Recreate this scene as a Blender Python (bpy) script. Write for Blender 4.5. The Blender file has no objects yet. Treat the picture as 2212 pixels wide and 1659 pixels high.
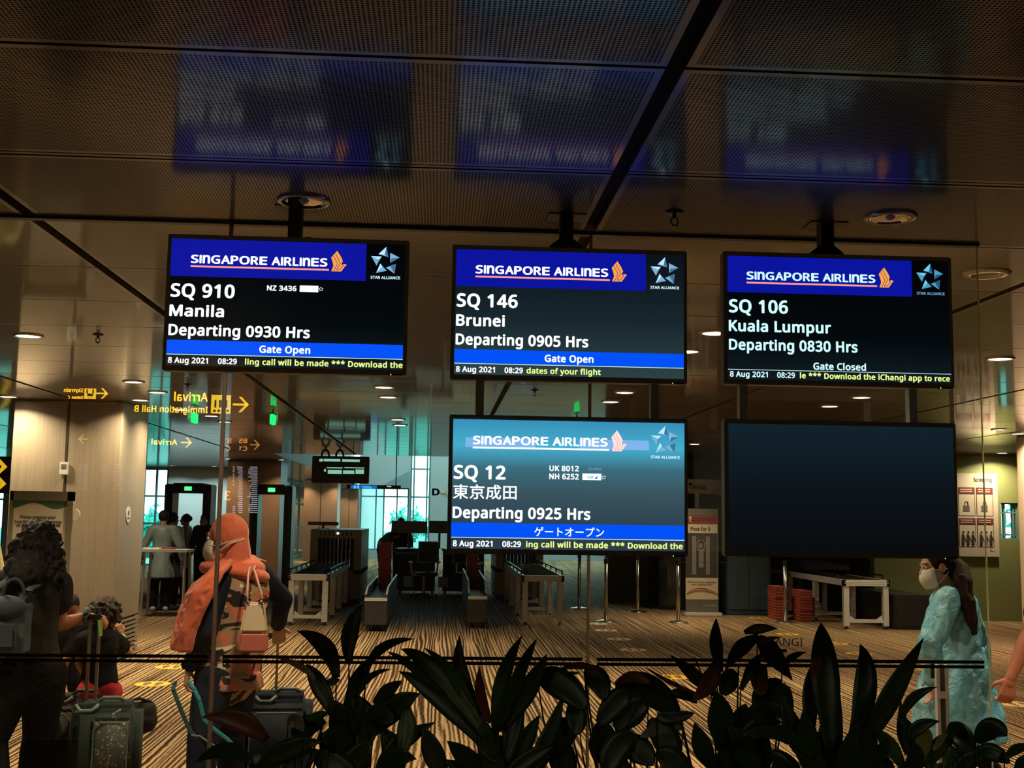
import bpy, bmesh, math, random
from mathutils import Vector, Matrix, Euler
C = bpy.context.scene.collection
SC = bpy.context.scene
PI = math.pi

# ------------------------------------------------------------------ camera, world, exposure
EYE = 1.65
FPX = 2520.0
VD = Vector(((947.5-1106)/FPX, -(1113-829.5)/FPX, -1)).normalized()      # world +Y seen by the camera
VX = Vector(((42800-1106)/FPX, -(1732-829.5)/FPX, -1))
VX = (VX - VD*VX.dot(VD)).normalized()
VZ = VX.cross(VD)
ROT = Matrix((VX, VD, VZ))
cam_data = bpy.data.cameras.new('camera'); cam = bpy.data.objects.new('camera', cam_data); C.objects.link(cam)
cam_data.sensor_width = 36.0; cam_data.lens = FPX/2212*36.0
cam_data.clip_start = 0.05; cam_data.clip_end = 400
cam.matrix_world = Matrix.Translation((0, 0, EYE)) @ ROT.to_4x4()
SC.camera = cam
SC.view_settings.view_transform = 'Standard'; SC.view_settings.look = 'None'
SC.view_settings.exposure = 0.0; SC.view_settings.gamma = 1.0
SC.view_settings.use_curve_mapping = False
SC.cycles.max_bounces = 8; SC.cycles.diffuse_bounces = 3; SC.cycles.glossy_bounces = 4; SC.cycles.transparent_max_bounces = 12

def ray(px, py): return ROT @ Vector(((px-1106)/FPX, -(py-829.5)/FPX, -1))
def at(px, py, Y):                      # the point at depth Y that the photo shows at a pixel
    r = ray(px, py); return r*(Y/r.y) + Vector((0, 0, EYE))
def atz(px, py, z):
    r = ray(px, py); return r*((z-EYE)/r.z) + Vector((0, 0, EYE))

w = bpy.data.worlds.new('daylight'); SC.world = w; w.use_nodes = True
bg = w.node_tree.nodes['Background']
bg.inputs['Color'].default_value = (0.60, 1.0, 1.0, 1); bg.inputs['Strength'].default_value = 4.5

LAMP = 22.5          # watts of each ceiling downlight
BEAM = 1.9           # its cone (radians)

# ------------------------------------------------------------------ helpers
def srgb(r, g, b):
    f = lambda c: (c/255/12.92) if c/255 <= .04045 else ((c/255+.055)/1.055)**2.4
    return (f(r), f(g), f(b))

MATS = {}
def mat(name, col=(.5, .5, .5), rough=.5, metal=0., emit=None, strength=1., coat=0., coat_rough=.1, alpha=1., spec=.5, trans=0., sheen=0.):
    if name in MATS: return MATS[name]
    m = bpy.data.materials.new(name); m.use_nodes = True
    b = m.node_tree.nodes['Principled BSDF']
    b.inputs['Base Color'].default_value = (*col, 1); b.inputs['Roughness'].default_value = rough
    b.inputs['Metallic'].default_value = metal
    b.inputs['Specular IOR Level'].default_value = spec
    b.inputs['Coat Weight'].default_value = coat; b.inputs['Coat Roughness'].default_value = coat_rough
    if emit is not None:
        b.inputs['Emission Color'].default_value = (*emit, 1); b.inputs['Emission Strength'].default_value = strength
    b.inputs['Alpha'].default_value = alpha
    b.inputs['Transmission Weight'].default_value = trans
    b.inputs['Sheen Weight'].default_value = sheen
    MATS[name] = m; return m

class NT:                                # tiny node-tree writer
    def __init__(s, m): s.m = m; s.t = m.node_tree; s.n = s.t.nodes; s.b = s.n.get('Principled BSDF')
    def node(s, typ, **kw):
        n = s.n.new(typ)
        for k, v in kw.items(): setattr(n, k, v)
        return n
    def link(s, a, b): s.t.links.new(a, b)
    def math(s, op, a, b=None, c=None):
        n = s.n.new('ShaderNodeMath'); n.operation = op
        for i, v in enumerate((a, b, c)):
            if v is None: continue
            if hasattr(v, 'links'): s.link(v, n.inputs[i])
            else: n.inputs[i].default_value = v
        return n.outputs[0]
    def ramp(s, fac, stops, interp='LINEAR'):
        n = s.n.new('ShaderNodeValToRGB'); n.color_ramp.interpolation = interp
        els = n.color_ramp.elements
        while len(els) < len(stops): els.new(.5)
        for e, (p, c) in zip(els, stops): e.position = p; e.color = (*c, 1)
        s.link(fac, n.inputs[0]); return n.outputs[0]
    def obj(s): return s.n.new('ShaderNodeTexCoord').outputs['Object']
    def sep(s, v):
        n = s.n.new('ShaderNodeSeparateXYZ'); s.link(v, n.inputs[0]); return n.outputs
    def comb(s, x, y, z):
        n = s.n.new('ShaderNodeCombineXYZ')
        for i, v in enumerate((x, y, z)):
            if hasattr(v, 'links'): s.link(v, n.inputs[i])
            else: n.inputs[i].default_value = v
        return n.outputs[0]
    def noise(s, vec, scale, detail=2., rough=.5, out='Fac', dist=0.):
        n = s.n.new('ShaderNodeTexNoise'); n.inputs['Scale'].default_value = scale; n.inputs['Detail'].default_value = detail
        n.inputs['Roughness'].default_value = rough; n.inputs['Distortion'].default_value = dist
        if vec is not None: s.link(vec, n.inputs['Vector'])
        return n.outputs[out]

def link_mesh(name, me, m, parent=None, smooth=False):
    for mm in (m if isinstance(m, (list, tuple)) else [m]): me.materials.append(mm)
    if smooth:
        for p in me.polygons: p.use_smooth = True
    o = bpy.data.objects.new(name, me); C.objects.link(o)
    if parent is not None: o.parent = parent
    return o

SCRATCH = bpy.data.scenes.new('scratch')
def evaluated_mesh(o):
    SCRATCH.collection.objects.link(o)
    with bpy.context.temp_override(scene=SCRATCH, view_layer=SCRATCH.view_layers[0]):
        dg = bpy.context.evaluated_depsgraph_get(); dg.update()
        return bpy.data.meshes.new_from_object(o.evaluated_get(dg))

class MB:
    """collects shapes for ONE mesh object"""
    def __init__(s): s.bm = bmesh.new(); s.mi = 0
    def _add(s, vs, fs):
        v = [s.bm.verts.new(p) for p in vs]
        for f in fs:
            try: fc = s.bm.faces.new([v[i] for i in f]); fc.material_index = s.mi
            except ValueError: pass
        return s
    def box(s, c, d, rot=None):
        x, y, z = d[0]/2, d[1]/2, d[2]/2
        R = Euler(rot).to_matrix() if rot is not None else Matrix.Identity(3)
        vs = [R @ Vector((sx*x, sy*y, sz*z)) + Vector(c) for sz in (-1, 1) for sy in (-1, 1) for sx in (-1, 1)]
        return s._add(vs, [(0, 2, 3, 1), (4, 5, 7, 6), (0, 1, 5, 4), (2, 6, 7, 3), (0, 4, 6, 2), (1, 3, 7, 5)])
    def b2(s, a, b):                     # box between two corners
        return s.box([(a[i]+b[i])/2 for i in range(3)], [abs(a[i]-b[i]) for i in range(3)])
    def bar(s, p, q, wx, wy):            # square bar from p to q
        p, q = Vector(p), Vector(q); d = q-p; R = d.to_track_quat('Z', 'Y').to_matrix()
        vs = [p + R @ Vector((sx*wx/2, sy*wy/2, k*d.length)) for k in (0, 1) for sy in (-1, 1) for sx in (-1, 1)]
        return s._add(vs, [(0, 2, 3, 1), (4, 5, 7, 6), (0, 1, 5, 4), (2, 6, 7, 3), (0, 4, 6, 2), (1, 3, 7, 5)])
    def cyl(s, p, q, r0, r1=None, n=16, caps=True):
        r1 = r0 if r1 is None else r1
        p, q = Vector(p), Vector(q); d = q-p; R = d.to_track_quat('Z', 'Y').to_matrix()
        vs = []
        for k, r in ((0, r0), (1, r1)):
            for i in range(n):
                a = 2*PI*i/n; vs.append(p + R @ Vector((r*math.cos(a), r*math.sin(a), k*d.length)))
        fs = [(i, (i+1) % n, n+(i+1) % n, n+i) for i in range(n)]
        if caps: fs += [tuple(reversed(range(n))), tuple(range(n, 2*n))]
        return s._add(vs, fs)
    def tube(s, pts, r, n=8, closed=False):
        pts = [Vector(p) for p in pts]; rs = r if isinstance(r, (list, tuple)) else [r]*len(pts)
        vs = []; L = len(pts); up = Vector((.13, .21, .97)).normalized()
        for i, p in enumerate(pts):
            a = pts[(i-1) % L] if (i > 0 or closed) else p
            b = pts[(i+1) % L] if (i < L-1 or closed) else p
            t = (b-a).normalized(); x = t.cross(up)
            if x.length < .05: x = t.cross(Vector((1, 0, 0)))
            x.normalize(); y = x.cross(t)
            for k in range(n):
                an = 2*PI*k/n; vs.append(p + (x*math.cos(an)+y*math.sin(an))*rs[i])
        fs = []
        for i in range(L if closed else L-1):
            j = (i+1) % L
            for k in range(n): fs.append((i*n+k, i*n+(k+1) % n, j*n+(k+1) % n, j*n+k))
        if not closed: fs += [tuple(reversed(range(n))), tuple(range((L-1)*n, L*n))]
        return s._add(vs, fs)
    def lathe(s, prof, c=(0, 0, 0), n=32, axis='Z'):
        vs = []
        for r, z in prof:
            for k in range(n):
                a = 2*PI*k/n; p = Vector((r*math.cos(a), r*math.sin(a), z))
                if axis == 'Y': p = Vector((p.x, p.z, p.y))
                vs.append(p+Vector(c))
        fs = []
        for i in range(len(prof)-1):
            for k in range(n): fs.append((i*n+k, i*n+(k+1) % n, (i+1)*n+(k+1) % n, (i+1)*n+k))
        return s._add(vs, fs)
    def ell(s, c, r, rot=None, n=16, m=10):
        R = Euler(rot).to_matrix() if rot is not None else Matrix.Identity(3)
        vs = [Vector(c)+R @ Vector((0, 0, r[2]))]
        for i in range(1, m):
            th = PI*i/m
            for k in range(n):
                a = 2*PI*k/n
                vs.append(Vector(c)+R @ Vector((r[0]*math.sin(th)*math.cos(a), r[1]*math.sin(th)*math.sin(a), r[2]*math.cos(th))))
        vs.append(Vector(c)+R @ Vector((0, 0, -r[2])))
        fs = [(0, 1+k, 1+(k+1) % n) for k in range(n)]
        for i in range(m-2):
            for k in range(n): fs.append((1+i*n+k, 1+(i+1)*n+k, 1+(i+1)*n+(k+1) % n, 1+i*n+(k+1) % n))
        e = len(vs)-1; b = 1+(m-2)*n
        fs += [(e, b+(k+1) % n, b+k) for k in range(n)]
        return s._add(vs, fs)
    def cap(s, p, q, r0, r1=None, n=14, flat=1., fdir=None):   # tapered capsule; flat squashes it along fdir
        r1 = r0 if r1 is None else r1
        p, q = Vector(p), Vector(q); d = q-p; L = max(d.length, 1e-5)
        z = d.normalized() if d.length > 1e-5 else Vector((0, 0, 1))
        if fdir is not None:
            y = Vector(fdir); y = y - z*y.dot(z)
            if y.length < 1e-4: y = z.orthogonal()
            y.normalize()
        else: y = z.orthogonal().normalized()
        x = y.cross(z)
        rings = []
        for i in range(1, 5):
            a = PI/2*(1-i/4); rings.append((-r0*math.sin(a), r0*math.cos(a)))
        for i in range(0, 4):
            a = PI/2*i/4; rings.append((L+r1*math.sin(a), r1*math.cos(a)))
        vs = [p - z*r0]
        for h, r in rings:
            for k in range(n):
                an = 2*PI*k/n; vs.append(p + z*h + x*(r*math.cos(an)) + y*(r*flat*math.sin(an)))
        vs.append(p + z*(L+r1)); m = len(rings)
        fs = [(0, 1+(k+1) % n, 1+k) for k in range(n)]
        for i in range(m-1):
            for k in range(n): fs.append((1+i*n+k, 1+i*n+(k+1) % n, 1+(i+1)*n+(k+1) % n, 1+(i+1)*n+k))
        e = len(vs)-1; b = 1+(m-1)*n
        fs += [(e, b+k, b+(k+1) % n) for k in range(n)]
        return s._add(vs, fs)
    def poly(s, pts, thick=0., d=(0, 1, 0)):   # flat polygon, optionally extruded along d
        n = len(pts); pts = [Vector(p) for p in pts]
        if not thick: return s._add(pts, [tuple(range(n))])
        D = Vector(d)*thick
        return s._add(pts+[p+D for p in pts], [tuple(range(n)), tuple(reversed(range(n, 2*n)))] + [(i, n+i, n+(i+1) % n, (i+1) % n) for i in range(n)])
    def bevel(s, w=.004, seg=2):
        bmesh.ops.recalc_face_normals(s.bm, faces=s.bm.faces[:])
        es = [e for e in s.bm.edges if len(e.link_faces) == 2 and e.calc_face_angle(0) > .6]
        bmesh.ops.bevel(s.bm, geom=es, offset=w, segments=seg, affect='EDGES', clamp_overlap=True); return s
    def mesh(s, name, recalc=True):
        if recalc: bmesh.ops.recalc_face_normals(s.bm, faces=s.bm.faces[:])
        me = bpy.data.meshes.new(name); s.bm.to_mesh(me); s.bm.free(); return me
    def build(s, name, m, parent=None, smooth=False, loc=None, rot=None):
        o = link_mesh(name, s.mesh(name), m, parent, smooth)
        if loc is not None: o.location = loc
        if rot is not None: o.rotation_euler = rot
        return o
    def blob(s, name, m, parent=None, vox=.01, smooth=2, loc=None):   # fuse everything into one continuous skin
        bmesh.ops.recalc_face_normals(s.bm, faces=s.bm.faces[:])
        me = s.mesh(name, False); o = bpy.data.objects.new('tmp', me)
        r = o.modifiers.new('r', 'REMESH'); r.mode = 'VOXEL'; r.voxel_size = vox; r.use_smooth_shade = True
        if smooth:
            sm = o.modifiers.new('s', 'SMOOTH'); sm.factor = .5; sm.iterations = smooth
        me2 = evaluated_mesh(o); me2.name = name
        me2.materials.clear()
        bpy.data.objects.remove(o); bpy.data.meshes.remove(me)
        r = link_mesh(name, me2, m, parent, True)
        if loc is not None: r.location = loc
        return r

def tag(o, label=None, cat=None, group=None, kind=None):
    if label: o['label'] = label
    if cat: o['category'] = cat
    if group: o['group'] = group
    if kind: o['kind'] = kind
    return o
def thing(name, label, cat, loc=(0, 0, 0), rz=0., group=None):
    o = bpy.data.objects.new(name, None); C.objects.link(o); o.empty_display_size = .1
    o.location = loc; o.rotation_euler = (0, 0, rz)
    return tag(o, label, cat, group)
def copy_tree(o, parent=None, label=None, loc=None, rz=None):
    c = o.copy(); C.objects.link(c)
    if parent is not None: c.parent = parent
    if label: c['label'] = label
    if loc is not None: c.location = loc
    if rz is not None: c.rotation_euler = (0, 0, rz)
    for ch in list(o.children): copy_tree(ch, c)
    return c

# fonts that ship inside Blender
FONTS = {}
def font(fn):
    if fn is None: return None
    if fn not in FONTS:
        try: FONTS[fn] = bpy.data.fonts.load(bpy.utils.system_resource('DATAFILES') + '/fonts/' + fn)
        except Exception: FONTS[fn] = None
    return FONTS[fn]
SANS = 'NotoSansHebrew-Regular.woff2'; GROT = 'Inter.woff2'
def text_mesh(txt, fn=SANS, bold=0.):
    """filled glyph outlines; heavier weights come from overlapping shifted copies of the outline"""
    c = bpy.data.curves.new('t', 'FONT'); c.body = txt; c.resolution_u = 4; c.space_character = 1+bold*1.6
    F = font(fn)
    if F: c.font = F
    o = bpy.data.objects.new('t', c); me = evaluated_mesh(o)
    bpy.data.objects.remove(o); bpy.data.curves.remove(c)
    if bold > 0:
        sz = caph(fn, 0.)[1]-caph(fn, 0.)[0]; r = bold*sz*1.3
        vs = [v.co.copy() for v in me.vertices]; fs = [tuple(p.vertices) for p in me.polygons]; V2 = []; F2 = []
        for k in range(9):
            d = Vector((0, 0, 0)) if k == 8 else Vector((r*math.cos(PI*k/4), r*math.sin(PI*k/4)*.8, 0))
            n = len(V2); V2 += [v+d for v in vs]; F2 += [tuple(i+n for i in f) for f in fs]
        me2 = bpy.data.meshes.new('t'); me2.from_pydata(V2, [], F2); bpy.data.meshes.remove(me); me = me2
    return me
CAPS = {}
def caph(fn, bold):
    if (fn, bold) not in CAPS:
        m = text_mesh('H', fn, bold); ys = [v.co.y for v in m.vertices]; CAPS[fn, bold] = (min(ys), max(ys)); bpy.data.meshes.remove(m)
    return CAPS[fn, bold]
def lettering(name, txt, m, parent, x0, x1, zb, zt, y, fn=SANS, bold=.01, fit='cap', mirror=False, thick=0.):
    """flat lettering standing in the XZ plane facing -Y: left/right x, baseline zb, cap line zt"""
    me = text_mesh(txt, fn, bold)
    xs = [v.co.x for v in me.vertices]; ys = [v.co.y for v in me.vertices]
    a, b = min(xs), max(xs)
    lo, hi = caph(fn, bold) if fit == 'cap' else (min(ys), max(ys))
    sz = (zt-zb)/(hi-lo); sx = (x1-x0)/(b-a) if x1 is not None else sz
    for v in me.vertices:
        X = x0+(v.co.x-a)*sx
        v.co = Vector((X, y, zb+(v.co.y-lo)*sz))
    return link_mesh(name, me, m, parent)

# ------------------------------------------------------------------ materials for the shell
def carpet_mat():
    m = mat('carpet', rough=.95, spec=.1); t = NT(m); o = t.obj(); x, y, z = t.sep(o)
    wig = t.noise(t.comb(t.math('MULTIPLY', x, 7.), t.math('MULTIPLY', y, 7.), 0.), 1., 2.)
    u = t.math('ADD', x, t.math('MULTIPLY', t.math('SUBTRACT', wig, .5), .016))
    drift = t.noise(t.comb(t.math('MULTIPLY', x, 6.), t.math('MULTIPLY', y, .3), 5.), 1., 1.)
    ph = t.math('ADD', t.math('DIVIDE', u, .042), t.math('MULTIPLY', drift, 3.))
    wave = t.math('ADD', .5, t.math('MULTIPLY', t.math('SINE', t.math('MULTIPLY', ph, 2*PI)), .5))
    s1 = t.noise(t.comb(t.math('MULTIPLY', u, 52.), t.math('MULTIPLY', y, .3), 3.), 1., 1., .5)
    s2 = t.noise(t.comb(t.math('MULTIPLY', x, 60.), t.math('MULTIPLY', y, 22.), 7.), 1., 2.)
    v = t.math('ADD', t.math('ADD', t.math('MULTIPLY', wave, .26), t.math('MULTIPLY', s1, .74)), t.math('MULTIPLY', t.math('SUBTRACT', s2, .5), .20))
    c = t.ramp(v, [(.36, (.026, .013, .005)), (.46, (.085, .047, .020)), (.54, (.29, .19, .095)), (.68, (.40, .27, .14))])
    t.link(c, t.b.inputs['Base Color']); return m
def panel_mat():
    m = mat('ceiling_perforated', rough=.5, coat=.6, coat_rough=.125); t = NT(m); x, y, z = t.sep(t.obj())
    P = .0124
    fx = t.math('SUBTRACT', t.math('FRACT', t.math('DIVIDE', x, P)), .5)
    fy = t.math('SUBTRACT', t.math('FRACT', t.math('DIVIDE', y, P)), .5)
    d = t.math('SQRT', t.math('ADD', t.math('MULTIPLY', fx, fx), t.math('MULTIPLY', fy, fy)))
    hole = t.math('LESS_THAN', d, .34)
    solid = t.math('SUBTRACT', 1., hole)
    c = t.ramp(hole, [(0., (.066, .049, .035)), (1., (.004, .003, .002))]); t.link(c, t.b.inputs['Base Color'])
    t.link(t.math('MULTIPLY', solid, .6), t.b.inputs['Coat Weight']); t.link(t.math('MULTIPLY', solid, .5), t.b.inputs['Specular IOR Level'])
    t.b.inputs['Metallic'].default_value = .25
    t.b.inputs['Coat IOR'].default_value = 1.6
    return m
def glass_mat(name, tint=(.90, .95, .93)):
    m = bpy.data.materials.new(name); m.use_nodes = True; t = NT(m); n = t.n
    n.remove(t.b); out = n['Material Output']
    tr = n.new('ShaderNodeBsdfTransparent'); tr.inputs[0].default_value = (*tint, 1)
    gl = n.new('ShaderNodeBsdfGlossy'); gl.inputs['Roughness'].default_value = 0.0
    fr = n.new('ShaderNodeFresnel'); fr.inputs[0].default_value = 1.75
    mx = n.new('ShaderNodeMixShader'); t.link(fr.outputs[0], mx.inputs[0]); t.link(tr.outputs[0], mx.inputs[1]); t.link(gl.outputs[0], mx.inputs[2])
    t.link(mx.outputs[0], out.inputs[0]); MATS[name] = m; return m

CARPET = carpet_mat(); PANEL = panel_mat(); GLASS = glass_mat('partition_glass'); WINGLASS = glass_mat('window_glass', (.8, .95, .95))
RIM = mat('ceiling_panel_rim', (.10, .072, .052), .45, .25, coat=.6, coat_rough=.125)
VOID = mat('ceiling_void', (.004, .003, .003), .9)
BLACK = mat('black_plastic', (.012, .012, .013), .4)
DKMETAL = mat('dark_metal', (.03, .03, .032), .4, .6)
ALU = mat('aluminium', (.62, .60, .56), .42, .35)
STEEL = mat('brushed_steel', (.45, .43, .40), .28, 1.)
WALLGREEN = mat('green_wall_paint', (.20, .23, .085), .55)
WALLDARK = mat('dark_wall', (.06, .05, .045), .7)
WALLPALE = mat('pale_atrium_wall', (.36, .385, .385), .6)
ROOFM = mat('plaster', (.3, .3, .29), .8)

def struct(name, mb, m, parent=None, smooth=False):
    o = mb.build(name, m, parent, smooth)
    o['kind'] = 'structure'
    return o

# ------------------------------------------------------------------ the shell
CEIL = 2.84; GY = 4.78; AEND = 24.0
b = MB(); b.poly([(-14, -10, 0), (12, -10, 0), (12, 32.2, 0), (-14, 32.2, 0)]); b.poly([(-5.3, 32.2, 0), (12, 32.2, 0), (12, 45, 0), (-5.3, 45, 0)]); b.poly([(-5.3, 45, 0), (-3.05, 45, 0), (-3.05, 63.2, 0), (-5.3, 63.2, 0)]); struct('floor', b, CARPET)

rows = [-.83, .12, 1.06, 2.005, 2.951, 3.91] + [4.83+.943*k for k in range(21)]
slots = [.603+2.29*k for k in range(-7, 6)]
b = MB()
def ceil_block(xa, xb, ya, yb):
    rim = .022
    b.mi = 0 if ya < 4.8 else 3; b.poly([(xa+rim, ya+rim, CEIL), (xb-rim, ya+rim, CEIL), (xb-rim, yb-rim, CEIL), (xa+rim, yb-rim, CEIL)])
    b.mi = 1
    for q in ([(xa, ya), (xb, ya), (xb-rim, ya+rim), (xa+rim, ya+rim)], [(xb, ya), (xb, yb), (xb-rim, yb-rim), (xb-rim, ya+rim)],
              [(xb, yb), (xa, yb), (xa+rim, yb-rim), (xb-rim, yb-rim)], [(xa, yb), (xa, ya), (xa+rim, ya+rim), (xa+rim, yb-rim)]):
        b.poly([(p[0], p[1], CEIL) for p in q])
    for (p, q) in (((xa, ya), (xb, ya)), ((xb, ya), (xb, yb)), ((xb, yb), (xa, yb)), ((xa, yb), (xa, ya))):   # turned-up edges
        b.poly([(*p, CEIL), (*q, CEIL), (*q, CEIL+.03), (*p, CEIL+.03)])
for i in range(len(slots)-1):
    xa, xb = slots[i]+.026, slots[i+1]-.026
    for j in range(len(rows)-1):
        ya, yb = rows[j], rows[j+1]
        g = .006
        if abs(ya-2.951) < .01: ya += .006
        if abs(ya-3.91) < .01:  ya += .018
        if abs(yb-3.91) < .01:  yb -= .018
        ceil_block(xa, xb, ya+g, yb-g)
# the double cover strip of the triple joint
for i in range(len(slots)-1):
    xa, xb = slots[i]+.026, slots[i+1]-.026
    b.mi = 1; b.b2((xa, 3.899, CEIL+.001), (xb, 3.921, CEIL+.02))
b.mi = 2; b.b2((-15.5, -1, CEIL+.035), (12, rows[-1], CEIL+.05))
struct('ceiling', b, [PANEL, RIM, VOID, mat('ceiling_plain', (.080, .058, .040), .5, .25, coat=.6, coat_rough=.06)])
YE = rows[-1]
b = MB(); b.b2((-14, YE, CEIL), (-3.35, 32.2, CEIL+.05)); b.b2((-5.3, 32.2, CEIL), (-3.35, 63.2, CEIL+.05)); struct('ceiling_far', b, [RIM])
# hall behind the camera and the outer walls
b = MB(); b.b2((-14, -10, 4.6), (12, -1.0, 4.7)); struct('ceiling_concourse', b, WALLDARK)
b = MB(); b.b2((-14, -1.0, CEIL), (12, -.95, 4.7)); struct('trim_1', b, WALLDARK)
b = MB(); b.b2((-14.2, -10, 0), (-14, 32.2, 7)); struct('wall_left', b, WALLDARK)
b = MB(); b.b2((12, -10, 0), (12.2, 19.8, 7)); struct('wall_right', b, WALLDARK)
b = MB(); b.b2((-14, -10.2, 0), (12, -10, 4.7)); struct('wall_front', b, WALLDARK)
for k, x in enumerate((-3.5, 2.5)):  # unseen fill lights, added to brighten people and bezels from the front
    la = bpy.data.lights.new('concourse_fill', 'AREA'); la.shape = 'RECTANGLE'; la.size = 1.2; la.size_y = .3; la.energy = 85.; la.color = (1., .86, .7)
    lo = bpy.data.objects.new('concourse_fill', la); C.objects.link(lo); lo.location = (x, -6., 4.55)
b = MB(); b.b2((-3.35, YE, CEIL), (12, YE+.12, 7)); struct('trim_2', b, RIM)
b = MB(); b.b2((-3.47, YE+.12, CEIL), (-3.35, 45, 7)); struct('wall_atrium_left', b, WALLPALE)
b = MB(); b.b2((-3.47, YE, 7), (7.6, 37, 7.1)); struct('atrium_light_blocker', b, ROOFM)                     # unseen roof, added to keep daylight off the near atrium floor
def wall_with_holes(name, x0, x1, Y, z1, holes, m, th=.2):
    """a wall across X at depth Y with rectangular openings (xa, xb, za, zb)"""
    b = MB(); xs = sorted({x0, x1, *[h[0] for h in holes], *[h[1] for h in holes]})
    for i in range(len(xs)-1):
        a, c = xs[i], xs[i+1]; zz = [(0, z1)]
        for h in holes:
            if h[0] <= a+1e-6 and h[1] >= c-1e-6:
                nz = []
                for p, q in zz:
                    if h[2] > p: nz.append((p, min(q, h[2])))
                    if h[3] < q: nz.append((max(p, h[3]), q))
                zz = [k for k in nz if k[1] > k[0]]
        for p, q in zz: b.b2((a, Y, p), (c, Y+th, q))
    return struct(name, b, m)
FRAME = mat('window_frame', (.10, .2, .2), .5)
NW = [0]
def window(xa, xb, za, zb, Y, vs, hs, w=.05):
    NW[0] += 1; b = MB()
    for v in [xa+w/2, xb-w/2]+list(vs): b.b2((v-w/2, Y+.05, za), (v+w/2, Y+.13, zb))
    for h in [za+w/2, zb-w/2]+list(hs): b.b2((xa, Y+.055, h-w/2), (xb, Y+.125, h+w/2))
    f = struct('window_%d' % NW[0], b, FRAME)
    g = MB(); g.poly([(xa, Y+.09, za), (xb, Y+.09, za), (xb, Y+.09, zb), (xa, Y+.09, zb)]); g.build('pane', WINGLASS, f)
    return f
H1 = [(-12.4, -11.55, .2, 2.8), (-7.95, -7.28, .2, 2.8)]
wall_with_holes('wall_back', -14, -5.25, 32, 2.84, H1, mat('white_back_wall', (.70, .78, .78), .6))
window(*H1[0], 32, [-12.0], [1.9])
window(*H1[1], 32, [-7.6], [1.32, 2.05])
wall_with_holes('wall_far', -5.4, -3.05, 63, 2.84, [], WALLPALE)
# glazed side of the long left hall
NW[0] += 1; b = MB()
for k in range(13): b.b2((-5.34, 32.2+k*2.55, 0), (-5.26, 32.28+k*2.55, CEIL))
for z in (.05, 1.1, 2.0, CEIL-.05): b.b2((-5.33, 32.2, z-.04), (-5.27, 63, z+.04))
f = struct('window_%d' % NW[0], b, FRAME)
b = MB(); b.poly([(-5.3, 32.2, 0), (-5.3, 63, 0), (-5.3, 63, CEIL), (-5.3, 32.2, CEIL)]); b.build('pane', WINGLASS, f)
H3 = [(-3.0, -1.15, .3, 2.66), (-1.11, -.34, .3, 6.4), (5.0, 7.2, .3, 6.0)]
wall_with_holes('wall_atrium', -3.05, 7.6, 45, 7, H3, WALLPALE)
window(*H3[0], 45, [-2.4, -2.1, -1.6], [2.33], .05)
window(*H3[1], 45, [-.97, -.47], [2.33, 3.4], .06)
window(*H3[2], 45, [5.5, 6.1, 6.7], [1.4, 2.33, 3.4], .06)
b = MB(); b.b2((-3.05, 45.2, 0), (-2.95, 63, 3)); struct('wall_return', b, WALLPALE)
b = MB(); b.poly([(-40, 45.3, -.05), (40, 45.3, -.05), (40, 120, -.05), (-40, 120, -.05)]); b.poly([(-40, 32.3, -.05), (-5.4, 32.3, -.05), (-5.4, 45.3, -.05), (-40, 45.3, -.05)])
b.poly([(7.7, 19.9, -.05), (60, 19.9, -.05), (60, 45.3, -.05), (7.7, 45.3, -.05)])
struct('ground', b, mat('grass_ground', (.06, .30, .24), .9))
# slanting soffit that cuts across the atrium wall
b = MB(); b.poly([(-2.3, 44.5, 2.66), (-1.15, 44.5, 3.3), (-1.15, 44.5, 2.66)], .4, (0, 1, 0)); struct('trim_3', b, mat('soffit_grey', (.2, .27, .28), .7))
# right side: green wall with a small window
_a, _c = at(2162, 1086, 19.6), at(2202, 1166, 19.6); H4 = [(_a.x, _c.x, _c.z, _a.z)]
wall_with_holes('wall_green', 7.4, 12, 19.6, 2.84, H4, WALLGREEN)
window(*H4[0], 19.6, [_a.x+.08, _a.x+.24], [_c.z+.08, _c.z+.46], .025)
b = MB(); b.b2((3.3, 23.0, 0), (7.4, 23.2, CEIL)); struct('wall_dark_olive', b, mat('olive_wall', (.05, .055, .022), .6))
b = MB(); b.b2((7.4, 19.8, 0), (7.55, 45, CEIL)); b.b2((7.45, 23.8, CEIL), (7.6, 45.2, 7)); struct('wall_atrium_right', b, MATS['olive_wall'])

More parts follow.
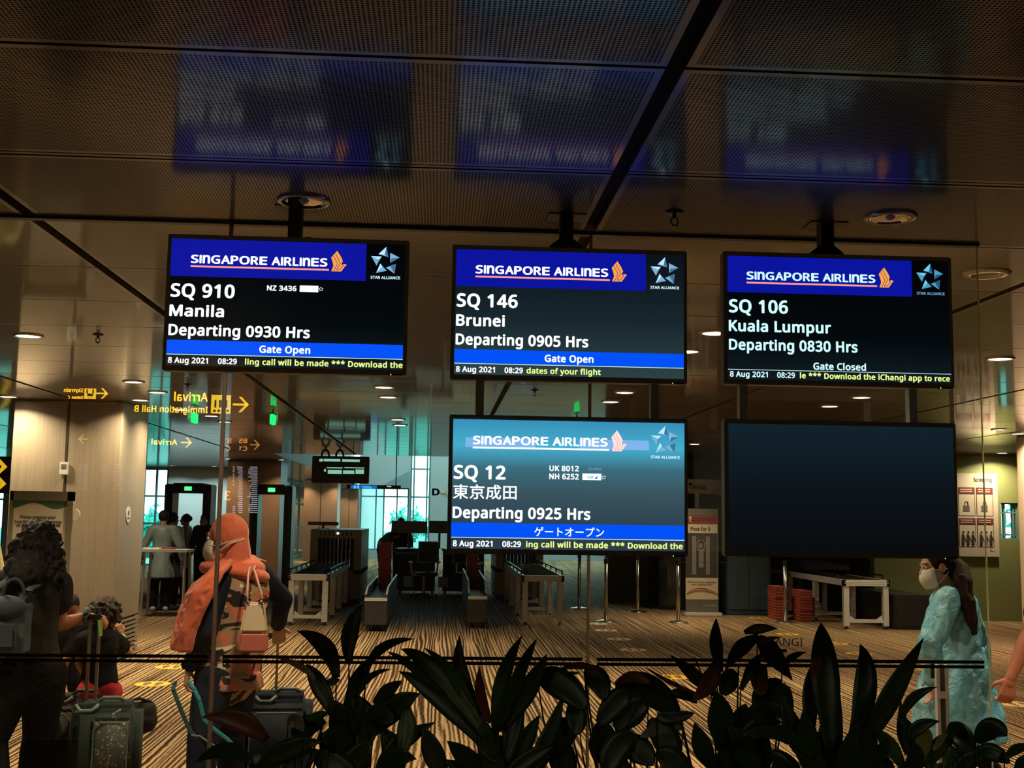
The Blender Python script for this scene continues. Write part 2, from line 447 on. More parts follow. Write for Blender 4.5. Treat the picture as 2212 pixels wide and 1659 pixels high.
# ------------------------------------------------------------------ glass partition
EDGE = bpy.data.materials.new('polished_glass_edge'); EDGE.use_nodes = True
_n = EDGE.node_tree.nodes; _n.remove(_n['Principled BSDF']); _t = _n.new('ShaderNodeBsdfTranslucent'); _t.inputs[0].default_value = (.36, .30, .26, 1)
EDGE.node_tree.links.new(_t.outputs[0], _n['Material Output'].inputs[0])
EDGE2 = EDGE.copy(); EDGE2.name = 'greenish_glass_edge'; EDGE2.node_tree.nodes[_t.name].inputs[0].default_value = (.75, .78, .55, 1)
STRIPE = mat('black_vinyl', (.004, .003, .003), .5)
GX = [-3.9, -2.37, -.876, .617, 2.285]
for i in range(4):
    xa, xb = GX[i]+.004, GX[i+1]-.004
    b = MB(); b.poly([(xa, GY, .01), (xb, GY, .01), (xb, GY, CEIL), (xa, GY, CEIL)])
    NW[0] += 1; p = struct('window_%d' % NW[0], b, GLASS)
    e = MB()
    if i: e.b2((xa-.016 if i == 2 else xa-.012, GY-.004, .01), (xa, GY+.008, CEIL))
    if i == 3: g = MB(); g.b2((xb-.001, GY-.005, .01), (xb+.002, GY+.005, CEIL)); g.build('glass_edge', EDGE2, p)
    if i: e.build('glass_edge', EDGE, p)
    for z in (1.081, 1.0615):
        s = MB(); s.b2((xa+.03, GY-.002, z-.0065), (xb-.022, GY-.001, z+.0065)); s.build('safety_stripe', STRIPE, p)
    if i == 3:
        l = at(1640, 1392, GY); r = at(1734, 1393, GY); t = at(1640, 1377, GY)
        lettering('decal_lettering', 'CHANGI', STRIPE, p, l.x, r.x, l.z-.004, t.z-.002, GY-.003, SANS, .0)
        q = at(1672, 1409, GY); q2 = at(1699, 1402, GY); s = MB(); s.b2((q.x, GY-.003, q.z), (q2.x, GY-.002, q2.z)); s.build('decal_bar', STRIPE, p)
b = MB(); b.b2((GX[0], GY-.02, CEIL-.012), (GX[-1], GY+.02, CEIL+.002)); struct('trim_4', b, DKMETAL)

# ------------------------------------------------------------------ ceiling downlights
LENS = mat('lamp_lens', (1, 1, 1), .5, emit=(1., .82, .60), strength=14.)
CHROME = mat('bright_reflector', (.75, .60, .50), .12, 1.)
RINGM = mat('lamp_ring', (.35, .29, .22), .3, .7, coat=.5)
def make_downlight(lit):
    t = thing('ceiling_downlight', 'x', 'ceiling light')
    MB().lathe([(.080, -.004), (.083, -.010), (.098, -.010), (.102, -.003), (.103, .0)], n=36).build('trim_ring', RINGM, t, True)
    if lit:
        MB().lathe([(.0001, -.005), (.082, -.005)], n=28).build('lens', LENS, t)
        la = bpy.data.lights.new('lamp', 'AREA'); la.shape = 'DISK'; la.size = .15; la.energy = LAMP; la.color = (1., .77, .50); la.spread = BEAM
        lo = bpy.data.objects.new('lamp', la); C.objects.link(lo); lo.parent = t; lo.location = (0, 0, -.012)
    else:
        b = MB()
        b.lathe([(.081, -.009), (.072, -.004), (.05, -.0022), (.02, -.0016)], n=10)
        b.build('reflector', CHROME, t); MB().lathe([(.02, -.0016), (.012, -.012), (.0001, -.014)], n=16).build('bulb', mat('unlit_bulb', (.5, .45, .4), .2), t, True)
    return t
lit0 = make_downlight(True); unlit0 = make_downlight(False); first = {True: lit0, False: unlit0}
def downlight(x, y, lit, label, group):
    o = first[lit]
    if o.get('label') == 'x': o.location = (x, y, CEIL); o['label'] = label
    else: o = copy_tree(o, label=label, loc=(x, y, CEIL))
    o['group'] = group; return o
downlight(-.54, 4.40, False, 'unlit chrome recessed ceiling downlight above the Manila screen', 'unlit downlights by the screens')
downlight(1.743, 4.375, False, 'unlit chrome recessed ceiling downlight above the Kuala Lumpur screen', 'unlit downlights by the screens')
colname = {-5.14: 'far left', -2.85: 'left', -.54: 'middle left', 1.742: 'middle right', 4.04: 'right'}
for k, Y in enumerate((7.3, 8.15, 10.95, 11.87, 14.68, 15.6, 18.35, 19.3)):
    for X in (-5.14, -2.85, -.54, 1.742, 4.04):
        if X == -5.14 and 11 < Y < 14.5 or Y > 18 or X > 1 and Y > 14: continue
        where = ['second', 'third', 'fourth', 'fifth', 'sixth', 'seventh', 'eighth', 'ninth'][k]
        downlight(X, Y, True, 'lit round ceiling downlight, %s from the glass in the %s row' % (where, colname[X]), 'lit round downlights over the carpet')
for X, Y, lab in ((-4.60, 12.66, 'lit ceiling downlight at the left edge of the big left column'), (-3.24, 12.75, 'lit ceiling downlight at the right edge of the big left column'),
                  (-3.05, 13.85, 'lit ceiling downlight behind the big left column'), (at(2158, 922, 14.4).x, 14.4, 'lit ceiling downlight beside the pale right-hand column'),
                  (at(2165, 971, 19.2).x, 19.2, 'lit ceiling downlight in front of the green wall poster'), (at(2196, 1000, 15.5).x-.22, 15.0, 'lit ceiling downlight touching the pale right-hand column top')):
    o = downlight(X, Y, True, lab, 'lit downlights at the columns and wall')
    for ch in o.children:
        if ch.type == 'LIGHT': ch.data = ch.data.copy(); ch.data.energy = LAMP*1.7; ch.data.spread = 2.5
for X, Y in ((-4.75, 26.5), (-3.55, 26.5), (-4.65, 41.0), (-3.6, 41.0), (-4.4, 54.0), (-3.6, 54)):
    downlight(X, Y, True, 'lit downlight %s the %s distant brown column' % ('left of' if X < -4.2 else 'right of', {26: 'nearest', 41: 'second', 54: 'farthest'}[int(Y)]), 'lit downlights at the distant columns')

for X, lab in ((-2.85, 'left of the headscarf'), (-.54, 'behind the Manila screen'), (1.742, 'behind the Kuala Lumpur screen'), (4.04, 'right of the glass')):  # added row, out of sight, to light the people from the front
    downlight(X, 5.35, True, 'added fill downlight close behind the glass, '+lab, 'lit round downlights over the carpet')
for X, Y, lab in ((-7.0, 31.1, 'added downlight washing the pale wall, left one'), (-5.9, 31.1, 'added downlight washing the pale wall, right one')):  # added cool lamps that brighten the pale back wall
    o = downlight(X, Y, True, lab, 'added downlights at the pale back wall')
    for ch in o.children:
        if ch.type == 'LIGHT': ch.data = ch.data.copy(); ch.data.energy = LAMP*.9; ch.data.spread = 2.6; ch.data.color = (.75, 1., 1.)
for X, Y, lab in ((4.04, 18.35, 'lit ceiling downlight above the body scanner, nearer one'), (4.04, 19.3, 'lit ceiling downlight above the body scanner, farther one'), (6.33, 17.0, 'added ceiling downlight above the right-hand roller table, behind the black screen'), (-4.7, 18.6, 'lit ceiling downlight above the gowned staff')):  # the roller table one is added, hidden, to brighten that table
    downlight(X, Y, True, lab, 'lit round downlights over the carpet')
# sprinklers
def make_sprinkler():
    t = thing('ceiling_sprinkler', 'x', 'sprinkler')
    MB().lathe([(.0001, 0), (.034, 0), (.036, -.004), (.022, -.010), (.0001, -.011)], n=24).build('rose', DKMETAL, t, True)
    b = MB(); b.cyl((0, 0, -.01), (0, 0, -.03), .009, n=12); b.tube([(-.012, 0, -.028), (-.014, 0, -.045), (0, 0, -.058)], .003); b.tube([(.012, 0, -.028), (.014, 0, -.045), (0, 0, -.058)], .003)
    b.build('body', DKMETAL, t); MB().lathe([(.0001, -.058), (.016, -.058), (.017, -.061), (.0001, -.062)], n=14).build('deflector', DKMETAL, t)
    return t
sp = make_sprinkler(); q = atz(1457, 457, CEIL); sp.location = q; sp['label'] = 'small ceiling sprinkler between the Brunei and Kuala Lumpur screens'; sp['group'] = 'ceiling sprinklers'
for px, py, lab in ((212, 722, 'small ceiling sprinkler above the big left column'), (1155, 842, 'tiny ceiling sprinkler below the Brunei screen'), (405, 830, 'small ceiling sprinkler below the Manila screen')):
    copy_tree(sp, label=lab, loc=atz(px, py, CEIL))
q = atz(2130, 590, CEIL); t = thing('ceiling_speaker', 'dull round ceiling speaker ring right of the Kuala Lumpur screen', 'speaker', q)
MB().lathe([(.06, -.003), (.07, -.012), (.10, -.012), (.112, -.004), (.114, 0)], n=32).build('ring', RINGM, t, True)
MB().lathe([(.0001, -.006), (.03, -.006), (.062, -.003)], n=32).build('grille', RIM, t)

# ------------------------------------------------------------------ columns
COLM = mat('column_cladding', (.34, .27, .19), .45, .1); COLR = mat('column_seam', (.03, .025, .02), .6)
def brushed(m):
    t = NT(m); x, y, z = t.sep(t.obj()); n = t.noise(t.comb(t.math('MULTIPLY', x, 90.), t.math('MULTIPLY', y, 90.), t.math('MULTIPLY', z, 1.2)), 1., 3.)
    t.link(t.ramp(n, [(.3, (.235, .19, .135)), (.7, (.285, .23, .165))]), t.b.inputs['Base Color'])
brushed(COLM)
def column(name, label, x0, x1, y0, y1, h, seam=True, grille=True, m=COLM):
    t = thing(name, label, 'column', ((x0+x1)/2, (y0+y1)/2, 0)); w, d = (x1-x0)/2, (y1-y0)/2
    b = MB()
    for s in (-1, 1):
        b.b2((s*.006, -d, .46 if grille else 0), (s*w, d, h))
    b.bevel(.012, 3); b.build('cladding_panel', m, t)
    if seam:
        s = MB(); s.b2((-.007, -d+.006, .4), (.007, d-.006, h)); s.build('shadow_joint', COLR, t)
    if grille:
        g = MB(); g.b2((-w+.03, -d+.03, 0), (w-.03, d-.03, .46)); g.build('base_core', COLR, t)
        g = MB()
        for k in range(9): g.b2((-w, -d, .03+k*.048), (w, d, .058+k*.048))
        g.build('base_grille', m, t)
    return t
colA = column('column', 'broad beige metal-clad column beside the sign board at left', -4.64, -3.475, 12.98, 14.1, CEIL)
c1 = at(139, 1012, 12.97)
bx = MB(); bx.b2((-.045, 0, -.07), (.045, -.03, .07)); bx.bevel(.006); o = bx.build('wall_controller', mat('white_plastic', (.55, .52, .45), .4), None, loc=c1); tag(o, 'small white control box fixed to the big left column', 'control box')
s = MB(); s.b2((-.026, -.034, .0), (.026, -.03, .045)); s.build('display_window', mat('grey_lcd', (.12, .12, .1), .3), o)
c2 = at(278, 1112, 13.1)
o = MB().lathe([(.0001, 0), (.09, 0), (.09, .004), (.0001, .004)], n=28, axis='Y').build('round_sticker', mat('sticker_white', (.6, .56, .48), .5), None)
o.rotation_euler = (0, 0, PI/2); o.location = (-3.468, 13.4, c2.z); tag(o, 'round white sticker on the shaded side of the big left column', 'sticker')
s = MB(); s.cyl((0, -.001, .02), (0, -.002, .02), .03, n=16); s.b2((-.05, -.001, -.045), (.05, -.002, -.03)); s.build('sticker_print', mat('sticker_ink', (.05, .05, .05), .6), o)
COLB = mat('brown_column_cladding', (.24, .14, .085), .4, .3)
column('column', 'brown column behind the left metal detector arches', -4.82, -3.62, 27.0, 28.2, CEIL, True, False, COLB)
column('column', 'distant brown column behind the black hanging sign', -4.72, -3.55, 41.4, 42.6, CEIL, True, False, COLB)
column('column', 'farthest brown column left of the bright window wall', -4.55, -3.75, 54.6, 55.4, CEIL, True, False, COLB)
column('column', 'pale column at the right edge beside the green wall', at(2196, 1000, 15.5).x, at(2196, 1000, 15.5).x+1.1, 14.4, 15.5, CEIL, False, False, mat('pale_column', (.55, .44, .32), .4))
# ------------------------------------------------------------------ flight displays
SW, SH, SD = .925, .530, .06
WHITE_E = mat('screen_white', (0, 0, 0), .4, emit=(.93, 1., 1.), strength=1.15)
CYAN_E = mat('screen_ice', (0, 0, 0), .4, emit=(.62, .95, 1.), strength=1.0)
BLUE_E = mat('screen_navy', (0, 0, 0), .4, emit=(.0035, .008, .40), strength=.85)
BAR_E = mat('screen_blue_bar', (0, 0, 0), .4, emit=(0., .085, .95), strength=1.)
YELL_E = mat('screen_yellow', (0, 0, 0), .4, emit=(.80, .98, .28), strength=1.)
ORANGE_E = mat('screen_orange', (0, 0, 0), .4, emit=(1., .38, .05), strength=1.)
PINK_E = mat('screen_coral', (0, 0, 0), .4, emit=(1., .36, .26), strength=1.)
DIM_E = mat('screen_dim', (0, 0, 0), .4, emit=(.16, .36, .58), strength=1.)
STAR_E = [mat('star_light', (0, 0, 0), .4, emit=(.52, .86, 1.), strength=1.), mat('star_mid', (0, 0, 0), .4, emit=(.20, .45, .68), strength=1.), mat('star_dark', (0, 0, 0), .4, emit=(.06, .16, .30), strength=1.)]
STAR_C = [mat('star_cyan', (0, 0, 0), .4, emit=(.16, .66, .86), strength=1.), mat('star_blue', (0, 0, 0), .4, emit=(.07, .34, .55), strength=1.), mat('star_deep', (0, 0, 0), .4, emit=(.02, .10, .22), strength=1.)]
LED_G = mat('green_led', (0, 0, 0), .4, emit=(.3, 1., .25), strength=3.)
BEZEL = mat('display_bezel', (.30, .33, .35), .45)
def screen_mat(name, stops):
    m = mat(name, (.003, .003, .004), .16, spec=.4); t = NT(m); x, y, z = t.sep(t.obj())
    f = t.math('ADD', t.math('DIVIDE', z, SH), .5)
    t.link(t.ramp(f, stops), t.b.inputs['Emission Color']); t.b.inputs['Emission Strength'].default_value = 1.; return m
S_BLACK = screen_mat('screen_black', [(0., (.006, .012, .016)), (.35, (.0012, .0028, .004)), (1., (.0008, .001, .0016))])
S_TEAL = screen_mat('screen_grey_teal', [(0., (.028, .056, .062)), (.45, (.009, .020, .027)), (.75, (.005, .010, .015)), (1., (.003, .005, .009))])
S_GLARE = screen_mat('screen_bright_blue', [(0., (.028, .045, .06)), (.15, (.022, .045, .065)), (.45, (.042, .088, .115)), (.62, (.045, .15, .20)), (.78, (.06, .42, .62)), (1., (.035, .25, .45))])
S_OFF = screen_mat('screen_off_glow', [(0., (.0025, .0028, .0038)), (.5, (.004, .007, .010)), (1., (.006, .017, .026))])  # switched off; faint bluish glow put into the emission, stronger towards the top

def U(u): return -SW/2+u*SW
def V(v): return SH/2-v*SH
YS = -SD/2-.0015
def T(name, txt, m, par, u0, u1, v0, v1, fn=SANS, bold=.045, fit='cap', k=0):
    return lettering(name, txt, m, par, U(u0), None if u1 is None else U(u1), V(v1), V(v0), YS-.0006-k*.0004, fn, bold, fit)
def R(name, m, par, u0, u1, v0, v1, k=0):
    b = MB(); y = YS-.0002-k*.0003; b.poly([(U(u0), y, V(v0)), (U(u1), y, V(v0)), (U(u1), y, V(v1)), (U(u0), y, V(v1))]); return b.build(name, m, par)
def wordmark(par, m, u0, u1, v0, v1):
    """capitals with two small-n shapes, all set to one height"""
    seq = 'SlnGAPORE AlRLlnES'; xx = 0.
    bm = bmesh.new()
    for ch in seq:
        if ch == ' ': xx += .22; continue
        me = text_mesh(ch, SANS, .045); xs = [v.co.x for v in me.vertices]; ys = [v.co.y for v in me.vertices]
        a, c, e, g = min(xs), max(xs), min(ys), max(ys)
        kx = (c-a) if ch == 'l' else {'n': .50, 'S': .50, 'A': .60, 'O': .68, 'G': .60, 'L': .40}.get(ch, .52)
        for v in me.vertices: v.co = Vector((xx+(v.co.x-a)/(c-a)*kx, 0, (v.co.y-e)/(g-e)))
        xx += kx+(.06 if ch != 'A' else .02)
        bm.from_mesh(me); bpy.data.meshes.remove(me)
    xx -= .06
    me = bpy.data.meshes.new('w'); bm.to_mesh(me); bm.free()
    for v in me.vertices: v.co = Vector((U(u0)+v.co.x/xx*(U(u1)-U(u0)), YS-.0012, V(v1)+v.co.z*(V(v0)-V(v1))))
    return link_mesh('airline_lettering', me, m, par)
def crest(par, m, mline, u0, u1, v0, v1):
    P = [(.37, 0), (.18, .17), (0, .34), (.09, .52), (.16, .74), (.03, 1.), (.66, 1.), (.80, .86), (.90, .74), (1., .70), (.93, .635), (.80, .63), (.72, .70), (.66, .62), (.75, .50), (.62, .28)]
    X = lambda a: U(u0+a*(u1-u0)); Z = lambda c: V(v0+c*(v1-v0)); y = YS-.0012
    b = MB(); b.poly([(X(a), y, Z(c)) for a, c in P]); o = b.build('bird_emblem', m, par)
    b = MB()
    for L in ([(.13, .25), (.42, .62), (.20, .98)], [(.27, .14), (.60, .60), (.36, .93), (.55, .93)], [(.55, .93), (.66, .84), (.76, .72), (.86, .70)]):
        for (a, c), (a2, c2) in zip(L[:-1], L[1:]):
            p, q = Vector((X(a), y-.0004, Z(c))), Vector((X(a2), y-.0004, Z(c2))); d = (q-p).normalized(); nn = Vector((d.z, 0, -d.x))*.0011
            b.poly([p+nn, q+nn, q-nn, p-nn])
    b.build('feather_line', mline, o); return o
STARS = [[(1880, 213), (1818, 275), (1898, 297)], [(1912, 262), (1988, 300), (1915, 345)], [(1960, 350), (1880, 385), (1950, 433)], [(1835, 352), (1803, 430), (1887, 410)], [(1760, 293), (1845, 295), (1805, 370)]]
SIDES = [((0, 1), (1, 2), (2, 0)), ((0, 2), (0, 1), (1, 2)), ((0, 1), (1, 2), (2, 0)), ((0, 1), (1, 2), (2, 0)), ((0, 1), (0, 2), (1, 2))]
def stars(par, ms, mt):
    b = MB(); y = YS-.0012
    for tri, sd in zip(STARS, SIDES):
        P = [Vector((U((x-148)/1914), y, V((yy-154)/1103))) for x, yy in tri]; c = sum(P, Vector())/3
        c = c*.72+(Vector((U(.9015), y, V(.1525))))*.28
        for k, (i, j) in enumerate(sd):
            b.mi = k; b.poly([P[i], P[j], c])
    o = b.build('star_emblem', ms, par)
    T('alliance_lettering', 'STAR ALLIANCE', mt, par, .842, .965, .273, .294, SANS, .045)
    return o
def display(label, X, Z, sm, lit=True):
    t = thing('flight_display', label, 'screen', (X, 4.5, Z)); t['group'] = 'hanging flight displays'
    b = MB(); b.box((0, 0, 0), (SW, SD, SH)); b.bevel(.004, 2); b.build('housing', BEZEL, t)
    s = MB(); s.poly([(U(.0165), YS, V(.034)), (U(.9845), YS, V(.034)), (U(.9845), YS, V(.962)), (U(.0165), YS, V(.962))]); sc = s.build('screen', sm, t)
    b = MB(); b.b2((U(.93), -SD/2-.001, -SH/2-.001), (U(.985), -SD/2+.02, -SH/2+.006)); se = b.build('sensor_strip', BLACK, t)
    b = MB(); b.b2((U(.936), -SD/2-.002, -SH/2), (U(.9385), -SD/2, -SH/2+.004)); b.build('status_light', LED_G, se)
    return t, sc
def content(sc, num, numw, dest, destw, dep, depw, status, sw, bar, tick, ticku, white, ink, stm, txt_star, navy=True, cjk=False):
    if navy: R('header_banner', BLUE_E, sc, .0167, .822, .036, .312)
    wordmark(sc, ink, .0985, .661, .152, .215)
    R('banner_rule', PINK_E if navy else WHITE_E, sc, .0985, .668, .231, .244, 2)
    crest(sc, ORANGE_E if navy else mat('screen_pale_pink', (0, 0, 0), .4, emit=(1., .78, .74), strength=1.), BLUE_E if navy else PINK_E, .676, .741, .094, .247)
    stars(sc, stm, txt_star)
    T('flight_number', num, white, sc, .0215, .0215+numw, .366, .466)
    if cjk: T('destination', dest, white, sc, .0205, .0205+destw, .503, .61, None, .015, 'own')
    else: T('destination', dest, white, sc, .0205, .0205+destw, .522, .607)
    T('departure_time', dep, white, sc, .0205, .0205+depw, .664, .746)
    if bar: R('status_bar', BAR_E, sc, .0165, .9845, .778, .878)
    c = .498
    if cjk: T('gate_status', status, white, sc, c-sw/2+.005, c+sw/2+.005, .80, .868, None, .015, 'own')
    else: T('gate_status', status, white, sc, c-sw/2, c+sw/2, .806 if bar else .828, .859 if bar else .881)
    o = .0 if bar else .0
    R('divider_line', CYAN_E, sc, .0165, .9845, .8805 if bar else .8895, .8855 if bar else .8935, 1)
    T('date', '8 Aug 2021', white, sc, .024, .187, .9045, .9465)
    T('clock', '08:29', white, sc, .227, .304, .9055, .9475)
    T('ticker', tick, YELL_E, sc, ticku[0], ticku[1], .9045, .9475)
d1, s1 = display('hanging screen listing the 0930 flight to Manila', (-1.0645-.134)/2, 2.447, S_BLACK)
content(s1, 'SQ 910', .262, 'Manila', .223, 'Departing 0930 Hrs', .578, 'Gate Open', .209, True, 'ling call will be made *** Download the', (.337, .985), WHITE_E, WHITE_E, STAR_E, CYAN_E)
T('partner_code', 'NZ 3436', WHITE_E, s1, .415, .537, .363, .402, SANS, .045); R('partner_logo', WHITE_E, s1, .55, .627, .358, .405)
def starlet(par, u, v, r=.0085):
    b = MB()
    for k in range(5):
        a0, a1, a2 = (PI/2+2*PI*(k+e)/5 for e in (0, .5, 1))
        pt = lambda a, q: Vector((U(u)+q*math.cos(a), YS-.001, V(v)+q*math.sin(a)))
        for (p, p2) in ((pt(a0, r), pt(a1, r*.5)), (pt(a1, r*.5), pt(a2, r))):
            d = (p2-p).normalized(); nn = Vector((d.z, 0, -d.x))*.0007; b.poly([p+nn, p2+nn, p2-nn, p-nn])
    return b.build('tiny_star', CYAN_E, par)
starlet(s1, .638, .381)
d2, s2 = display('hanging screen listing the 0905 flight to Brunei', (.037+.952)/2, 2.437, S_TEAL)
content(s2, 'SQ 146', .257, 'Brunei', .205, 'Departing 0905 Hrs', .558, 'Gate Open', .206, True, 'dates of your flight', (.319, .632), WHITE_E, WHITE_E, STAR_E, CYAN_E)
d3, s3 = display('hanging screen listing the 0830 flight to Kuala Lumpur', (1.1015+2.029)/2, 2.442, S_BLACK)
content(s3, 'SQ 106', .256, 'Kuala Lumpur', .443, 'Departing 0830 Hrs', .557, 'Gate Closed', .229, False, 'le *** Download the iChangi app to rece', (.325, .978), CYAN_E, CYAN_E, STAR_C, DIM_E)
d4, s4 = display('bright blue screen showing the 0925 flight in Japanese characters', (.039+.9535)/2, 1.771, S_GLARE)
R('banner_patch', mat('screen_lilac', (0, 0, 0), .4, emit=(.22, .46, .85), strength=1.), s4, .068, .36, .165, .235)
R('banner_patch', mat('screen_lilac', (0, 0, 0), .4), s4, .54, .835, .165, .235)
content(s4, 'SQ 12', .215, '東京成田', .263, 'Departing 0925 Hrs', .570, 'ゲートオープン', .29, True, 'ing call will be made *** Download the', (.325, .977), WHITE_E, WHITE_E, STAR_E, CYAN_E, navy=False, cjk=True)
T('partner_code', 'UK 8012', WHITE_E, s4, .418, .541, .358, .398, SANS, .045); T('partner_code', 'NH 6252', WHITE_E, s4, .418, .541, .416, .457, SANS, .045)
R('partner_logo', WHITE_E, s4, .556, .635, .412, .459); b = MB(); b.poly([(U(.607), YS-.0012, V(.448)), (U(.622), YS-.0012, V(.424)), (U(.616), YS-.0012, V(.450))]); b.build('logo_mark', BAR_E, s4)
T('partner_logo_lettering', 'ANA', DIM_E, s4, .577, .604, .428, .448, SANS, .03, k=1)
starlet(s4, .645, .437); T('partner_logo', 'vistara', DIM_E, s4, .598, .635, .370, .386, SANS, .03)
b = MB(); b.lathe([(.0035, 0), (.0055, 0)], c=(U(.588), YS-.001, V(.379)), n=14, axis='Y'); b.build('partner_logo', DIM_E, s4)
d5, s5 = display('switched-off black screen hanging below the Kuala Lumpur one', (1.1045+2.026)/2, 1.775, S_OFF)

STRUT = mat('grey_steel_strut', (.42, .47, .50), .45, .2)
def mount(label, X, ztop, lower=None, flare=False, cable=False):
    t = thing('screen_mount', label, 'mount', (X, 4.53, CEIL)); t['group'] = 'ceiling mounts of the screens'
    b = MB(); b.b2((-.026, -.03, -.1), (.026, .03, 0)); b.b2((-.026, -.03, ztop-CEIL+.001), (.026, .03, -.1)); b.build('pole', DKMETAL, t)
    b = MB(); b.b2((-.075, -.06, -.004), (.075, .06, .0)); b.build('ceiling_plate', DKMETAL, t)
    if flare:
        b = MB(); b.poly([(-.075, -.02, ztop-CEIL+.001), (.075, -.02, ztop-CEIL+.001), (.06, -.02, ztop-CEIL+.02), (.028, -.02, ztop-CEIL+.045), (-.028, -.02, ztop-CEIL+.045), (-.06, -.02, ztop-CEIL+.02)], .04); b.build('bracket', DKMETAL, t)
    if cable:
        b = MB(); b.tube([(.026, 0, ztop-CEIL+.01), (.05, 0, ztop-CEIL+.014), (.075, 0, ztop-CEIL+.010), (.09, .01, ztop-CEIL-.012)], .0035); b.build('cable', BLACK, t)
    for x, z0, z1 in lower or ():
        b = MB(); b.b2((x-X-.016, -.02, z0-CEIL), (x-X+.016, .02, z1-CEIL)); b.build('hanging_strut', STRUT, t)
    return t
mount('dark ceiling pole holding up the Manila screen', -.585, 2.712, cable=True)
mount('dark ceiling pole holding up the Brunei screen and the blue one below', .482, 2.702, [(.15, 2.037, 2.171), (.837, 2.037, 2.171)], True)
mount('dark ceiling pole holding up the Kuala Lumpur screen and the black one', 1.535, 2.707, [(1.19, 2.041, 2.176), (1.874, 2.041, 2.176)], True, True)
# ------------------------------------------------------------------ signs behind the camera, seen mirrored in the glass
YEL = mat('sign_yellow', (.6, .4, .02), .5, emit=(1., .62, .02), strength=13.)
YELDIM = mat('sign_yellow_dim', (.6, .4, .02), .5, emit=(1., .55, .12), strength=4.)
PLATE = mat('sign_plate', (.06, .025, .012), .5, emit=(.45, .13, .05), strength=.35)
PLATED = mat('sign_plate_dark', (.05, .025, .015), .5)
ROWW = mat('board_rows', (0, 0, 0), .5, emit=(.9, .95, 1.), strength=4.5)
def vsign(name, label, px0, px1, py0, py1, Yv, plate=PLATE, cat='sign', hang=True):
    """a sign behind the viewer whose mirror image in the partition stands at depth Yv"""
    a = at(px0, py0, Yv); c = at(px1, py1, Yv); Y = 2*GY-Yv
    t = thing(name, label, cat, ((a.x+c.x)/2, Y, (a.z+c.z)/2))
    w, h = abs(c.x-a.x)/2+.04, abs(a.z-c.z)/2+.03
    b = MB(); b.b2((-w, -.12, -h), (w, 0, h)); b.bevel(.006); b.build('sign_box', plate, t)
    if hang:
        top = (4.6 if Y < -1 else CEIL)-t.location.z
        for s in (-1, 1):
            r = MB(); r.cyl((s*w*.7, -.06, h), (s*w*.7, -.06, top), .012, n=8); r.build('hanging_rod', DKMETAL, t)
    t['vy'] = Yv
    return t
def vt(t, name, txt, m, px0, px1, pyt, pyb, bold=.03, fn=SANS, fit='cap'):
    Yv = t['vy']; a = at(px0, pyb, Yv); c = at(px1, pyb, Yv); z = at((px0+px1)/2, pyt, Yv).z; zb = at((px0+px1)/2, pyb, Yv).z
    return lettering(name, txt, m, t, c.x-t.location.x, a.x-t.location.x, zb-t.location.z, z-t.location.z, .004, fn, bold, fit)
def varrow(t, px0, px1, pyt, pyb, m, right=True, w=.2):
    Yv = t['vy']; a = at(px0, (pyt+pyb)/2, Yv); c = at(px1, (pyt+pyb)/2, Yv); h = abs(at(px0, pyt, Yv).z-at(px0, pyb, Yv).z)/2
    x0, x1, z = a.x-t.location.x, c.x-t.location.x, (a.z+c.z)/2-t.location.z
    if not right: x0, x1 = x1, x0
    b = MB(); th = h*.28; d = 1 if x1 > x0 else -1; y = .004
    b.poly([(x0, y, z-th/2), (x1-d*th*.6, y, z-th/2), (x1-d*th*.6, y, z+th/2), (x0, y, z+th/2)])
    for s in (-1, 1):
        b.poly([(x1, y, z), (x1-d*h*.95, y, z+s*h*.98), (x1-d*h*1.32, y, z+s*h*.98), (x1-d*h*.42, y, z)])
    return b.build('arrow', m, t)
def vbox(t, name, m, px0, px1, pyt, pyb, y=.003):
    Yv = t['vy']; a = at(px0, pyt, Yv); c = at(px1, pyb, Yv); L = t.location
    b = MB(); b.poly([(a.x-L.x, y, a.z-L.z), (c.x-L.x, y, a.z-L.z), (c.x-L.x, y, c.z-L.z), (a.x-L.x, y, c.z-L.z)]); return b.build(name, m, t)
INK = mat('sign_ink', (.03, .012, .006), .6)
t = vsign('direction_sign', 'yellow on brown train sign mirrored in the glass above the big left column', 143, 236, 835, 866, 12.2)
varrow(t, 208, 234, 838, 862, YEL); i = vbox(t, 'train_icon', YEL, 183, 207, 839, 862)
vbox(t, 'icon_window', INK, 189, 201, 850, 856, .005); vbox(t, 'icon_roof', INK, 187, 190, 841, 850, .005); vbox(t, 'icon_roof', INK, 200, 203, 841, 850, .005); vbox(t, 'icon_track', INK, 190, 200, 859, 860, .005)
vt(t, 'lettering', 'Skytrain', YEL, 138, 180, 839, 847); vt(t, 'lettering', 'Gates C', YEL, 146, 180, 855, 861.5)
t = vsign('direction_sign', 'large yellow arrival and immigration sign mirrored in the glass below the Manila screen', 288, 540, 842, 898, 12.6)
varrow(t, 503, 538, 857, 891, YEL); vbox(t, 'hall_icon', YEL, 457, 498, 853, 894)
vbox(t, 'icon_hall', INK, 464, 491, 864, 881, .005); vbox(t, 'icon_pillar', YEL, 468, 473, 864, 881, .006); vbox(t, 'icon_pillar', YEL, 482, 487, 864, 881, .006)
for k in range(4): vbox(t, 'icon_tile', INK, 461+k*9.5, 466+k*9.5, 885, 890, .005)
vt(t, 'lettering', 'Arrival', YEL, 376, 449, 848, 867); vt(t, 'lettering', 'Immigration Hall B', YEL, 290, 449, 877, 891)
t = vsign('direction_sign', 'small yellow arrival sign with arrow mirrored in the glass right of the left column', 322, 419, 940, 972, 15.5)
varrow(t, 391, 415, 945, 967, YEL); vt(t, 'lettering', 'Arrival', YEL, 327, 383, 949, 961)
